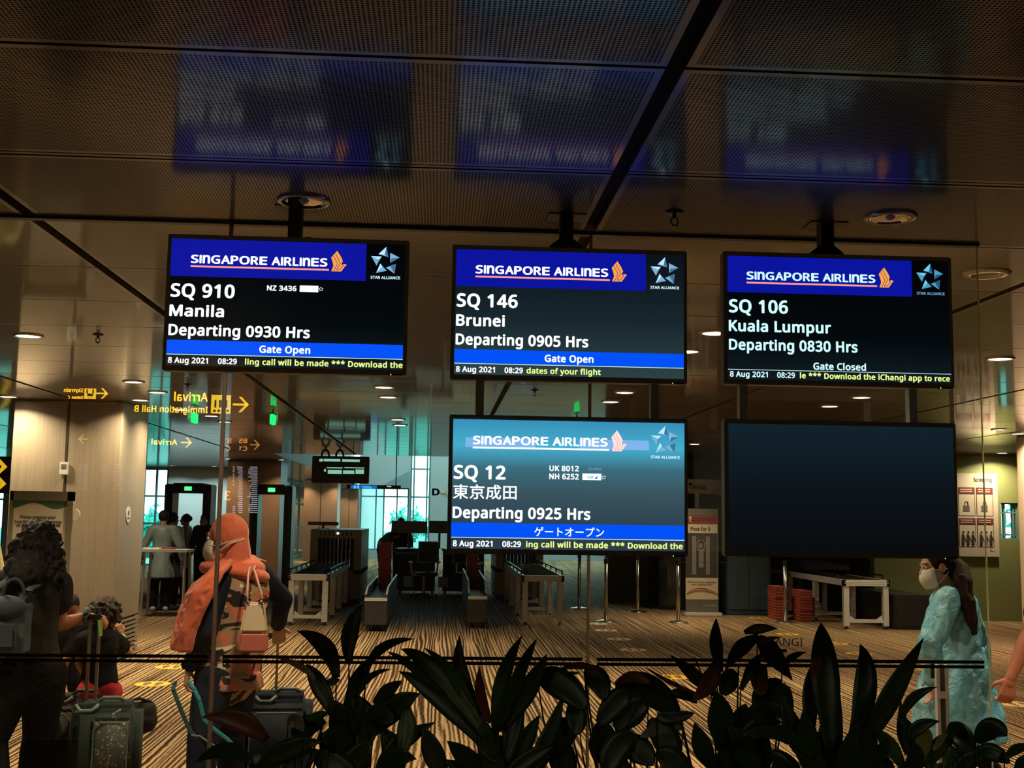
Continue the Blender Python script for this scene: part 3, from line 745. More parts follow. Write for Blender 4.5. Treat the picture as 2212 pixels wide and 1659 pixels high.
t = vsign('direction_sign', 'gate number sign reading B5 and C1 mirrored in front of the brown column', 476, 567, 940, 978, 14.5)
varrow(t, 540, 562, 950, 972, YELDIM); vt(t, 'lettering', 'B5 - B1', YELDIM, 484, 534, 947, 957); vt(t, 'lettering', 'C1 - C2', YELDIM, 478, 534, 963.5, 973.5)
t = vsign('direction_sign', 'dim gate sign with left arrow mirrored on the big left column', 140, 262, 928, 966, 14.0, PLATED)
varrow(t, 169, 190, 938, 959, YELDIM, False); vt(t, 'lettering', 'A21', mat('sign_faint', (.3, .2, .1), .5, emit=(1., .6, .3), strength=.5), 197, 230, 943, 955)
t = vsign('number_sign', 'yellow numeral 3 mirrored in the glass beside the joint', 480, 502, 1056, 1086, 14.0, PLATED)
vt(t, 'lettering', '3', YELDIM, 484, 498, 1060, 1081, .05)
def vboard(label, px0, px1, py0, py1, Yv, cols, rows, m):
    t = vsign('departure_board', label, px0, px1, py0, py1, Yv, mat('board_black', (.01, .01, .012), .4), 'departure board')
    rnd = random.Random(px0)
    n = 0
    for ca, cb in cols:
        b = MB(); Lc = t.location
        for r in range(rows):
            y0 = py0+2+(py1-py0-4)*r/rows; y1 = y0+(py1-py0)/rows*.5
            e = ca+(cb-ca)*rnd.uniform(.0, .45)
            a = at(e, y0, Yv); c = at(cb, y1, Yv)
            b.poly([(a.x-Lc.x, .004, a.z-Lc.z), (c.x-Lc.x, .004, a.z-Lc.z), (c.x-Lc.x, .004, c.z-Lc.z), (a.x-Lc.x, .004, c.z-Lc.z)])
        b.build('flight_rows', m, t)
vboard('flight listing board mirrored on the big left column', 162, 302, 1000, 1064, 14.2, [(168, 190), (216, 229), (240, 264), (272, 298)], 15, mat('board_rows_dim', (0, 0, 0), .5, emit=(.85, .9, 1.), strength=.9))
vboard('flight listing board mirrored over the brown column', 498, 562, 1006, 1112, 14.2, [(502, 508), (512, 524), (534, 556)], 24, ROWW)

# ------------------------------------------------------------------ hanging signs and lamps beyond the glass
GREEN_E = mat('exit_green', (0, .1, .02), .4, emit=(.01, .85, .16), strength=1.6)
for px, py, lab in ((590, 905, 'green lit exit sign under the ceiling left of the middle lights'), (421, 905, 'green lit exit sign overlapping the mirrored immigration lettering'), (1246, 899, 'green lit exit sign just above the bright blue screen')):
    p = at(px, py-17, 13.75)
    t = thing('exit_sign', lab, 'exit sign', (p.x, 13.75, CEIL), group='green exit signs')
    b = MB(); b.b2((-.022, -.10, -.165), (.022, .10, -.05)); b.bevel(.005); b.build('lit_panel', GREEN_E, t)
    b = MB(); b.b2((-.024, -.11, -.05), (.024, .11, -.035)); b.cyl((0, 0, -.04), (0, 0, 0), .008, n=8); b.build('hanger', DKMETAL, t)
# black board with two arched brackets
a, c = at(676, 985, 21.5), at(797, 1045, 21.5)
t = thing('hanging_board', 'black hanging flight board with two arched brackets above the scanner', 'sign', ((a.x+c.x)/2, 21.5, CEIL)); w = (c.x-a.x)/2
b = MB(); b.b2((-w, -.1, c.z-CEIL), (w, .1, a.z-CEIL)); b.bevel(.01); b.build('board', mat('board_dark', (.010, .007, .006), .45), t)
PALEG = mat('board_pale_rows', (0, 0, 0), .5, emit=(.36, .8, .6), strength=.75)
for (u0, u1, v0, v1) in ((690, 697, 991, 997), (699, 735, 991, 997), (739, 777, 992, 998), (706, 740, 1009, 1012), (744, 787, 1009, 1012), (700, 704, 1013, 1019), (708, 738, 1015, 1024), (741, 765, 1016, 1024), (768, 786, 1014, 1024)):
    p, q = at(u0, v0, 21.39), at(u1, v1, 21.39); s = MB(); s.b2((p.x-t.location.x, -.102, q.z-CEIL), (q.x-t.location.x, -.1005, p.z-CEIL)); s.build('text_row', PALEG, t)
for px in (703, 734):
    p = at(px, 985, 21.5); x = p.x-t.location.x; z = a.z-CEIL
    b = MB(); pts = [(x+.085*math.cos(PI*k/12), -.02, z+.14*math.sin(PI*k/12)) for k in range(13)]+[(x-.05, -.02, z), ]+[(x+.05*math.cos(PI-PI*k/12), -.02, z+.09*math.sin(PI*k/12)) for k in range(1, 13)]
    b.poly(pts, .04); b.cyl((x, 0, z+.1), (x, 0, 0), .015, n=8); b.build('arched_bracket', BLACK, t)
# blue toilet sign
a, c = at(750, 1047, 23.2), at(866, 1057, 23.2)
t = thing('direction_sign', 'narrow blue lit toilet sign hanging before the bright windows', 'sign', ((a.x+c.x)/2, 23.2, CEIL)); lx = t.location.x
b = MB(); b.b2((a.x-lx, -.05, c.z-CEIL), (c.x-lx, .05, a.z-CEIL)); b.cyl((a.x-lx+.1, 0, a.z-CEIL), (a.x-lx+.1, 0, 0), .01, n=8); b.cyl((c.x-lx-.1, 0, a.z-CEIL), (c.x-lx-.1, 0, 0), .01, n=8); b.build('sign_box', mat('sign_grey', (.05, .08, .09), .5), t)
p, q = at(757, 1048, 23.1), at(814, 1056, 23.1); s = MB(); s.b2((p.x-lx, -.052, q.z-CEIL), (q.x-lx, -.0505, p.z-CEIL)); s.build('blue_panel', mat('sign_blue', (0, .05, .2), .4, emit=(0., .16, .62), strength=1.), t)
LB = mat('sign_light_blue', (0, 0, 0), .4, emit=(.1, .55, 1.), strength=1.2)
lettering('lettering', 'Toilets', LB, t, at(782, 1054, 23.1).x-lx, at(802, 1054, 23.1).x-lx, at(790, 1054.5, 23.1).z-CEIL, at(790, 1049, 23.1).z-CEIL, -.054, SANS, .03)
for u in (766, 773): 
    p = at(u, 1052, 23.1); s = MB(); s.b2((p.x-lx-.02, -.055, p.z-CEIL-.03), (p.x-lx+.02, -.053, p.z-CEIL+.03)); s.build('pictogram', LB, t)
lettering('lettering', 'Gates', WHITE_E, t, at(836, 1052, 23.1).x-lx, at(845, 1052, 23.1).x-lx, at(840, 1052, 23.1).z-CEIL, at(840, 1049, 23.1).z-CEIL, -.052, SANS, .03)
# letter D and arrow on the atrium wall
p = at(933, 1070, 44.9); q = at(950, 1055, 44.9)
t = thing('gate_letter_sign', 'letter D and tan arrow fixed to the pale wall beside the blue screen', 'sign', (p.x, 45.0, p.z))
m = mat('letter_dark', (.02, .035, .04), .5)
lettering('letter', 'D', m, t, 0, q.x-p.x, 0, q.z-p.z, -.003, SANS, .06)
b = MB(); z = (q.z-p.z)/2; x = q.x-p.x+.04
b.b2((x, -.04, z-.05), (x+.22, 0, z+.05)); b.poly([(x+.2, -.04, z+.16), (x+.36, -.04, z), (x+.2, -.04, z-.16)], .04); b.build('arrow', mat('letter_tan', (.5, .4, .25), .5), t)
# sign at the far left edge
a, c = at(-70, 985, 19), at(22, 1066, 19)
t = thing('direction_sign', 'brown hanging sign with yellow arrows at the left edge behind the column', 'sign', ((a.x+c.x)/2, 19, CEIL)); lx = t.location.x
b = MB(); b.b2((a.x-lx, -.05, c.z-CEIL), (c.x-lx, .05, a.z-CEIL)); b.cyl((0, 0, a.z-CEIL), (0, 0, 0), .012, n=8); b.build('sign_box', PLATED, t)
YN = mat('sign_yellow_soft', (.6, .4, .02), .5, emit=(1., .58, .02), strength=.8)
for zc, s in ((.72, 1), (.26, -1)):
    zz = c.z-CEIL+(a.z-c.z)*zc; x = c.x-lx-.05
    b = MB(); b.poly([(x, -.052, zz), (x-.13, -.052, zz+s*.13), (x-.19, -.052, zz+s*.13), (x-.09, -.052, zz), (x-.19, -.052, zz-s*.13), (x-.13, -.052, zz-s*.13)]); b.build('arrow', YN, t)

# ------------------------------------------------------------------ security lanes
ROLLER = mat('black_rubber', (.018, .015, .012), .35, .2)
def roller_table(label, x0, x1, y0, y1, h=.752, nleg=4, shiny=False):
    t = thing('roller_table', label, 'table', ((x0+x1)/2, y0, 0), group='aluminium roller tables of the security lanes'); w = (x1-x0)/2; L = y1-y0
    for yy, nm in ((.03, 'front_beam'), (L-.03, 'rear_beam')):
        b = MB(); b.b2((-w, yy-.03, h-.09), (w, yy+.03, h)); b.b2((-w+.02, yy-.034, h-.055), (w-.02, yy-.03, h-.048)); b.b2((-w+.02, yy-.034, h-.028), (w-.02, yy-.03, h-.021)); b.build(nm, ALU, t)
    for s in (-1, 1):
        b = MB(); b.b2((s*w, 0, h-.09), (s*(w-.05), L, h)); b.build('side_beam', ALU, t)
        b = MB(); b.b2((s*w, .25, h+.05), (s*(w-.02), L, h+.075)); 
        for k in range(6): b.b2((s*w, .25+k*(L-.3)/5, h), (s*(w-.02), .28+k*(L-.3)/5, h+.05))
        b.build('guard_rail', DKMETAL, t)
    b = MB()
    for k in range(int(L/.09)): b.cyl((-w+.05, .09+k*.09, h-.03), (w-.05, .09+k*.09, h-.03), .028, n=8)
    o = b.build('roller_bed', mat('steel_rollers', (.35, .28, .16), .3, .9) if shiny else ROLLER, t, True); o['kind'] = 'stuff'
    for k in range(nleg):
        yy = .06+(L-.12)*k/(nleg-1)
        for s in (-1, 1):
            x = s*(w-.06)
            b = MB(); b.b2((x-.042, yy-.04, .05), (x+.042, yy+.04, h-.09)); 
            for q in (-.02, .02): b.b2((x+q-.006, yy-.043, .05), (x+q+.006, yy-.04, h-.09))
            lg = b.build('leg', ALU, t); b = MB(); b.cyl((x, yy, 0), (x, yy, .05), .018, n=10); b.cyl((x, yy, 0), (x, yy, .012), .04, n=12); b.build('levelling_foot', BLACK, lg)
        b = MB(); b.b2((-w+.1, yy-.025, .10), (w-.1, yy+.025, .15))
        for s in (-1, 1): b.poly([(s*(w-.115), yy-.02, .15), (s*(w-.115), yy-.02, .21), (s*(w-.2), yy-.02, .15)], .04)
        b.build('stretcher', ALU, t)
    return t
roller_table('aluminium roller table left of the tray channels, leading to the scanner', -2.22, -1.60, 17.7, 21.6)
roller_table('aluminium roller table right of the tray channels, with shiny steel bed', 1.29, 1.95, 18.05, 23.0, shiny=True)
roller_table('aluminium roller table at right below the black screen', 6.24, 6.98, 17.85, 22.3)
BEIGE = mat('scanner_casing', (.40, .35, .26), .5)
def scanner(label, x, y):
    t = thing('baggage_scanner', label, 'scanner', (x, y, 0), group='baggage scanners')
    b = MB(); b.b2((-.47, 0, .55), (-.33, 2.2, 1.36)); b.b2((.33, 0, .55), (.47, 2.2, 1.36)); b.b2((-.33, 0, 1.2), (.33, 2.2, 1.36)); b.b2((-.47, 0, .1), (.47, 2.2, .62)); b.build('casing', BEIGE, t)
    b = MB()
    for k in range(9): b.b2((-.33+k*.0735, .06, .66), (-.33+k*.0735+.07, .065, 1.2))
    b.build('lead_curtain', mat('curtain_black', (.006, .006, .006), .7), t)
    b = MB(); b.b2((-.33, -.02, .62), (.33, 2.25, .68)); b.build('belt', ROLLER, t)
    b = MB(); b.cyl((.03, -.012, 1.29), (.03, 0, 1.29), .02, n=14); b.build('indicator_lamp', mat('lamp_white', (1, 1, 1), .4, emit=(1., .9, .7), strength=4.), t)
    b = MB()
    for k in range(8): b.b2((-.3+k*.08, -.006, 1.25), (-.27+k*.08, 0, 1.33))
    b.build('vent_slots', BLACK, t)
    for s in (-1, 1):
        for yy in (.2, 2.0): b = MB(); b.cyl((s*.4, yy, 0), (s*.4, yy, .1), .05, n=12); b.build('foot', BLACK, t)
    return t
scanner('grey baggage scanner with black tunnel behind the left roller table', -1.88, 21.9)
scanner('baggage scanner behind the right roller table, below the blue screen', 1.62, 23.3)
GREYB = mat('lane_grey', (.024, .023, .020), .6)
REDT = mat('red_tray', (.36, .065, .045), .45)
def channel(label, x0, x1, y0, y1, tall):
    t = thing('tray_channel', label, 'conveyor', ((x0+x1)/2, y0, 0), group='tray return channels'); w = (x1-x0)/2; L = y1-y0
    b = MB(); b.b2((-w, 0, .09), (w, L, .45)); b.bevel(.01); b.build('body', GREYB, t)
    for s in (-1, 1):
        b = MB(); b.poly([(s*w, 0, .45), (s*w, L, .45), (s*w, L, tall), (s*w, .5, tall), (s*w, 0, .52)], .025, (-s, 0, 0)); b.build('side_plate', GREYB, t)
        b = MB(); b.tube([(s*(w-.012), 0, .52), (s*(w-.012), .5, tall), (s*(w-.012), L, tall)], .014, 6); b.build('edge_rail', ALU, t)
    b = MB(); b.b2((-w, -.012, .43), (w, 0, .475)); b.build('front_lip', ALU, t)
    for yy in (.15, L-.2):
        for s in (-1, 1):
            b = MB(); b.cyl((s*w*.6, yy, 0), (s*w*.6, yy, .09), .03, n=10); b.build('foot', DKMETAL, t)
    return t
channel('low grey tray channel right of the left roller table', -1.02, -.70, 16.85, 20.8, .60)
channel('low grey tray channel left of the right roller table', .46, .74, 17.4, 21.6, .68)
def tray():
    b = MB(); w, d, h = .10, .24, .044
    for z0, z1, k in ((0, .006, .93),): b.b2((-w*k, -d*k, 0), (w*k, d*k, z1))
    for s in (-1, 1):
        b.poly([(s*w*.93, -d*.93, 0), (s*w*.93, d*.93, 0), (s*w, d, h), (s*w, -d, h)], .006, (-s, 0, 0))
        b.poly([(-w*.93, s*d*.93, 0), (w*.93, s*d*.93, 0), (w, s*d, h), (-w, s*d, h)], .006, (0, -s, 0))
    b.tube([(-w, -d, h), (w, -d, h), (w, d, h), (-w, d, h)], .007, 6, True)
    return b.build('security_tray', REDT)
tr0 = tray(); used = [0]
def trays(x, y, z, n, where, group, tilt=0.):
    rnd = random.Random(int(x*100))
    for k in range(n):
        o = tr0 if used[0] == 0 else tr0.copy()
        if used[0]: C.objects.link(o)
        used[0] += 1
        o.location = (x+rnd.uniform(-.006, .006), y+rnd.uniform(-.02, .02)+tilt*k, z+k*.0455); o.rotation_euler = (0, 0, rnd.uniform(-.03, .03))
        pos = 'bottom' if k == 0 else 'topmost' if k == n-1 else 'number %d from the bottom' % (k+1)
        tag(o, 'red tray %s, %s of its stack' % (where, pos), 'tray', group)
trays(-.86, 19.6, .452, 16, 'in the left tray channel', 'red trays stacked in the left channel')
trays(.60, 20.3, .452, 16, 'in the right tray channel', 'red trays stacked in the right channel')
trays(5.72, 19.6, .0, 12, 'left under the right-hand table', 'red trays under the right-hand roller table')
trays(6.05, 19.3, .0, 11, 'right under the right-hand table', 'red trays under the right-hand roller table')
# walk-through detectors
DETG = mat('detector_grey', (.13, .14, .14), .45)
def detector(label, x0, x1):
    t = thing('metal_detector', label, 'metal detector', ((x0+x1)/2, 24.2, 0), group='walk-through metal detectors'); w = (x1-x0)/2
    for s in (-1, 1):
        b = MB(); b.b2((s*w, -.3, 0), (s*(w-.16), .3, 2.2)); b.bevel(.02); pn = b.build('side_panel', BLACK, t)
        b = MB(); b.b2((s*(w-.02), -.312, .1), (s*(w-.06), -.302, 2.0)); b.build('grey_edge', DETG, pn)
    b = MB(); b.b2((-w+.16, -.28, 2.02), (w-.16, .28, 2.22)); b.build('crossbar', BLACK, t)
    b = MB(); b.b2((-.07, -.295, 2.07), (.07, -.281, 2.15)); b.build('green_light', mat('detector_green', (0, .2, .02), .4, emit=(.08, 1., .2), strength=2.2), t)
detector('black metal detector arch with green light, left one above the gowned staff', -5.50, -4.58)
detector('black metal detector arch with green light, right one beside the brown column', -3.80, -2.96)
# staff table
t = thing('staff_table', 'small steel table with papers in front of the gowned staff', 'table', (-4.30, 19.1, 0))
b = MB(); b.b2((-.36, -.25, 1.01), (.36, .25, 1.05)); b.build('tabletop', mat('table_grey', (.55, .60, .60), .4), t)
for sx in (-1, 1):
    for sy in (-1, 1): b = MB(); b.bar((sx*.33, sy*.22, 0), (sx*.31, sy*.2, 1.01), .03, .03); b.build('leg', ALU, t)
b = MB(); b.b2((-.12, -.08, 0), (.12, .08, .03)); o = b.build('folder', REDT, None, loc=(-4.3, 19.05, 1.05)); tag(o, 'dark red folder lying on the small steel table', 'folder')
b = MB(); b.b2((-.15, -.1, 0), (.15, .1, .02)); o = b.build('paper_stack', mat('paper_white', (.7, .72, .7), .6), None, loc=(-4.52, 19.0, 1.05)); tag(o, 'white paper stack on the left end of the small steel table', 'papers')
# operator desks, monitors and chairs in the middle
DESK = mat('desk_black', (.010, .010, .010), .5); SHEET = mat('paper_sheet', (.55, .58, .55), .6)
def desk(label, x0, x1, y, h, sheets):
    t = thing('operator_desk', label, 'desk', ((x0+x1)/2, y, 0), group='black operator desks'); w = (x1-x0)/2
    b = MB(); b.b2((-w, 0, h-.04), (w, .7, h)); b.build('desktop', DESK, t)
    b = MB(); b.b2((-w+.03, .05, .08), (w-.03, .65, h-.04)); b.build('cabinet', DESK, t)
    b = MB(); b.b2((-w, .02, h-.10), (w, .03, h-.085)); b.build('metal_trim', ALU, t)
    for s in sheets:
        b = MB(); b.b2((s-.1, .035, .16), (s+.1, .048, .38)); b.build('notice_sheet', SHEET, t)
    b = MB()
    for sx in (-1, 1):
        for yy in (.1, .6): b = MB(); b.cyl((sx*(w-.08), yy, 0), (sx*(w-.08), yy, .08), .025, n=8); b.build('foot', DKMETAL, t)
desk('black operator desk in the middle, left of the dark gap, with a white notice', -.86, -.02, 24.6, .95, [-.16])
desk('black operator desk in the middle, right of the dark gap, with a grey notice', .08, 1.0, 24.6, .95, [-.42])
MON = mat('monitor_back', (.02, .05, .05), .22, coat=.6)
for x0, x1, y, lab in ((846, 923, 25.0, 'broad dark monitor on the left operator desk before the bright windows'), (927, 972, 25.0, 'dark monitor on the right operator desk beside the blue screen'), (702, 760, 26.0, 'dark flat monitor above the baggage scanner')):
    p, q = at(x0, 1125, y), at(x1, 1152, y)
    zb = .95 if x0 > 800 else 1.36
    t = thing('monitor', lab, 'monitor', ((p.x+q.x)/2, y, zb) if x0 > 800 else ((p.x+q.x)/2-.06, 23.2, zb), group='operator monitors')
    w = (q.x-p.x)/2; z = p.z-zb
    b = MB(); b.b2((-w, -.03, max(.06, q.z-zb)), (w, .03, z)); b.bevel(.008); b.build('screen_case', MON, t)
    b = MB(); b.cyl((0, .0, 0), (0, .0, max(.07, q.z-zb)), .025, n=10); b.b2((-.12, -.09, 0), (.12, .09, .012)); b.build('stand', BLACK, t)
def chair(label, x, y, rz):
    t = thing('office_chair', label, 'chair', (x, y, 0), rz, 'black office chairs')
    b = MB(); b.box((0, 0, .48), (.48, .46, .08)); b.bevel(.03); b.build('seat', DESK, t)
    b = MB(); b.tube([(-.22, -.24, .72), (-.2, -.26, 1.12), (.2, -.26, 1.12), (.22, -.24, .72)], .018, 8, True); b.build('back_frame', ALU, t)
    b = MB(); b.box((0, -.25, .92), (.40, .012, .40)); b.build('back_mesh', DESK, t)
    b = MB(); b.bar((0, -.2, .46), (0, -.25, .75), .06, .02); b.build('back_support', BLACK, t)
    for s in (-1, 1):
        b = MB(); b.tube([(s*.26, 0, .48), (s*.28, 0, .70), (s*.28, -.14, .71), (s*.28, .12, .71)], .02, 8); b.build('armrest', ALU, t)
    b = MB(); b.cyl((0, 0, .08), (0, 0, .45), .028, n=12); b.build('column', STEEL, t)
    for k in range(5):
        an = 2*PI*k/5; e = (.28*math.cos(an), .28*math.sin(an), .06); b = MB(); b.bar((0, 0, .09), e, .04, .03); lg = b.build('base_arm', BLACK, t)
        b = MB(); b.cyl((e[0], e[1]-.012, .03), (e[0], e[1]+.012, .03), .03, n=12); b.build('castor', BLACK, lg)
chair('black office chair with pale frame in the middle, near the blue screen edge', -.26, 23.7, .3)
chair('black office chair between the desks, turned away from the blue screen', .62, 23.6, -.5)
# queue posts
def stanchion(label, x, y, belt=None):
    t = thing('queue_post', label, 'post', (x, y, 0), group='steel queue posts')
    MB().lathe([(.0001, .035), (.05, .033), (.15, .014), (.17, .0), (.0001, 0)], n=28).build('base', STEEL, t, True)
    b = MB(); b.cyl((0, 0, .02), (0, 0, .93), .03, n=18); b.build('pole', STEEL, t, True)
    b = MB(); b.cyl((0, 0, .92), (0, 0, 1.0), .036, n=18); b.build('belt_head', BLACK, t)
    if belt:
        d = Vector((belt[0]-x, belt[1]-y, 0)); b = MB()
        b.bar((d.normalized().x*.03, d.normalized().y*.03, .955), (d.x, d.y, .955), .05, .004); b.build('belt', BLACK, t)
    return t
stanchion('steel queue post just right of the shiny roller table, farther one', 2.583, 21.4, (3.2, 21.02))
stanchion('steel queue post just right of the shiny roller table, nearer one', 2.70, 18.8)
stanchion('steel queue post between the right table and the tall banner, farther one', 3.558, 20.8)
stanchion('steel queue post in front of the tall banner with black belt', 3.86, 18.76, (5.0, 18.88))
stanchion('steel queue post left of the right-hand roller table', 5.66, 18.95)
# pull-up banner
t = thing('pull_up_banner', 'tall pull-up banner with maroon heading and scanner pose picture', 'banner', (4.55, 20.1, 0))
bw = .285
def bnr(name, m, u0, u1, z0, z1, k=0, par=None):
    b = MB(); b.b2((-bw+u0*2*bw, -.004-k*.003, z0), (-bw+u1*2*bw, -.001-k*.003, z1)); return b.build(name, m, par or t)
cream = mat('banner_cream', (.50, .42, .28), .6); maroon = mat('banner_maroon', (.20, .03, .03), .6); bgrey = mat('banner_grey', (.10, .095, .075), .6); bpic = mat('banner_picture', (.035, .032, .027), .6); pale = mat('banner_figure', (.16, .15, .125), .6); binkm = mat('banner_ink', (.03, .025, .02), .6)
Zb = lambda py: 1.65-(py-1121)*20.1/2520
bnr('fabric', bgrey, 0, 1, .05, 1.83); bnr('heading', maroon, 0, 1, Zb(1131), Zb(1113), 1)
for u in (.06, .15):
    b = MB(); b.ell((-bw+u*2*bw, -.009, Zb(1119)), (.018, .002, .035)); b.ell((-bw+u*2*bw, -.009, Zb(1126)), (.014, .002, .016)); b.build('footprint_icon', cream, t)
lettering('heading_lettering', 'Place your feet as shown', cream, t, -bw+.11, bw-.04, Zb(1121), Zb(1118), -.010, SANS, .02)
lettering('heading_lettering', 'and remain standing still', cream, t, -bw+.11, bw-.08, Zb(1126), Zb(1123), -.010, SANS, .02)
bnr('title_strip', cream, 0, .98, Zb(1151), Zb(1132), 1); lettering('title', 'Pose for 5', binkm, t, -bw+.09, bw-.14, Zb(1146), Zb(1138), -.010, SANS, .03)
bnr('picture', bpic, 0, .96, Zb(1247), Zb(1152), 1)
for u, s in ((.26, 1), (.68, -1)):
    b = MB(); z0, z1 = Zb(1240), Zb(1158); x = -bw+u*2*bw
    b.b2((x-.035, -.012, z0), (x+.035, -.008, z1)); b.build('pictured_panel', pale, t)
b = MB(); b.ell((-bw+.47*2*bw, -.008, Zb(1178)), (.035, .004, .045)); b.b2((-bw+.40*2*bw, -.012, Zb(1225)), (-bw+.55*2*bw, -.006, Zb(1186))); b.tube([(-bw+.4*2*bw, -.009, Zb(1190)), (-bw+.36*2*bw, -.009, Zb(1172)), (-bw+.45*2*bw, -.009, Zb(1166))], .014, 6); b.tube([(-bw+.55*2*bw, -.009, Zb(1190)), (-bw+.60*2*bw, -.009, Zb(1172)), (-bw+.5*2*bw, -.009, Zb(1166))], .014, 6); b.build('pictured_traveller', pale, t)
bnr('lower_strip', cream, 0, .99, Zb(1293), Zb(1247), 1)
lettering('small_print', 'Thank you for your cooperation', binkm, t, -bw+.03, bw-.04, Zb(1258), Zb(1254), -.010, SANS, .02)
lettering('small_print', 'Have a pleasant flight', binkm, t, -bw+.1, bw-.1, Zb(1263), Zb(1259.5), -.010, SANS, .02)
for k, (r, m) in enumerate(((.10, REDT), (.06, mat('banner_orange', (.4, .15, .06), .6)))):
    b = MB(); b.tube([(-bw+.02+.54*i/12, -.010-k*.002, Zb(1281)+r*math.sin(PI*(i/12)**.8)) for i in range(13)], .007, 6); b.build('red_arc', m, t)
lettering('corner_lettering', 'CHANGI', cream, t, .02, bw-.03, Zb(1307.5), Zb(1303.5), -.010, SANS, .0)
b = MB(); b.b2((-bw-.03, -.09, 0), (bw+.05, .09, .06)); b.bevel(.01); b.build('base_cassette', ALU, t); b = MB(); b.cyl((0, .02, .05), (0, .02, 1.83), .008, n=8); b.build('support_pole', DKMETAL, t)
# body scanner booth
t = thing('body_scanner', 'dark body scanner booth with pale lettered header behind the tall banner', 'body scanner', (4.65, 22.1, 0))
for a0 in (.25*PI, 1.25*PI):
    b = MB(); n = 14; pts = [(.78*math.cos(a0+k*PI*.5/n), .62*math.sin(a0+k*PI*.5/n)) for k in range(n+1)]
    for (p, q) in zip(pts[:-1], pts[1:]): b.poly([(p[0], p[1], .05), (q[0], q[1], .05), (q[0], q[1], 2.12), (p[0], p[1], 2.12)], .03, (-(p[0]), -(p[1]), 0))
    b.build('curved_wall', mat('booth_dark', (.02, .024, .022), .15, coat=.8), t)
b = MB(); b.cyl((0, 0, 2.12), (0, 0, 2.38), .80, n=40); b.build('header_ring', mat('booth_header', (.50, .45, .32), .5), t, False)
b = MB(); b.cyl((0, 0, 0), (0, 0, .05), .85, n=40); b.build('floor_plate', DKMETAL, t)
_p, _q = at(1497, 1057, 21.3), at(1526, 1049, 21.3)
lettering('header_lettering', 'leidos', binkm, t, _p.x-4.65, _q.x-4.65, _p.z, _q.z+.02, -.81, SANS, .04)
b = MB(); x = _p.x-4.65; b.poly([(x-.10, -.81, _q.z+.03), (x-.02, -.81, _q.z+.05), (x-.04, -.81, _q.z-.03)], .004); b.build('header_emblem', binkm, t)
for x in (-.3, -.22, .12): b = MB(); b.cyl((x, -.5, .1), (x, -.5, 2.1), .016, n=8); b.build('glint_rod', mat('booth_glint', (.2, .5, .45), .3, .5), t)  # cyan glints on the dark booth, modelled as coloured rods
# cabinets at right
b = MB(); b.b2((-.4, 0, 0), (.4, .7, 1.15)); b.bevel(.015); o = b.build('equipment_cabinet', mat('cabinet_blue', (.02, .045, .06), .5), None, loc=(5.42, 20.3, 0)); tag(o, 'dark blue equipment cabinet below the left part of the black screen', 'cabinet')
s = MB(); s.b2((-.36, -.012, .1), (-.01, 0, 1.1)); s.build('cabinet_door', mat('cabinet_blue_door', (.025, .055, .07), .5), o); s = MB(); s.b2((.01, -.012, .1), (.36, 0, 1.1)); s.build('cabinet_door', MATS['cabinet_blue_door'], o)
b = MB(); b.b2((-.3, 0, 0), (.3, 1.6, .53)); b.bevel(.015); o = b.build('low_cabinet', DESK, None, loc=(7.36, 17.9, 0)); tag(o, 'low black cabinet between the right roller table and green wall', 'cabinet')
s = MB(); s.b2((-.27, -.01, .05), (.27, 0, .48)); s.build('cabinet_door', BLACK, o)
b = MB(); b.poly([(-.36, 0, 0), (.36, 0, 0), (.36, 1.4, 0), (-.36, 1.4, 0)], .0); b = MB()
b.poly([(-.37, 0, 0), (-.37, 1.5, 0), (-.37, 1.5, .55), (-.37, .5, .45)], .74, (1, 0, 0)); o = b.build('tunnel_hood', DESK, None, loc=(6.61, 19.6, .83)); tag(o, 'black sloping tunnel hood on the right-hand roller table', 'hood')
s = MB(); s.b2((-.33, 1.5, .02), (.33, 1.51, .5)); s.build('hood_curtain', BLACK, o)
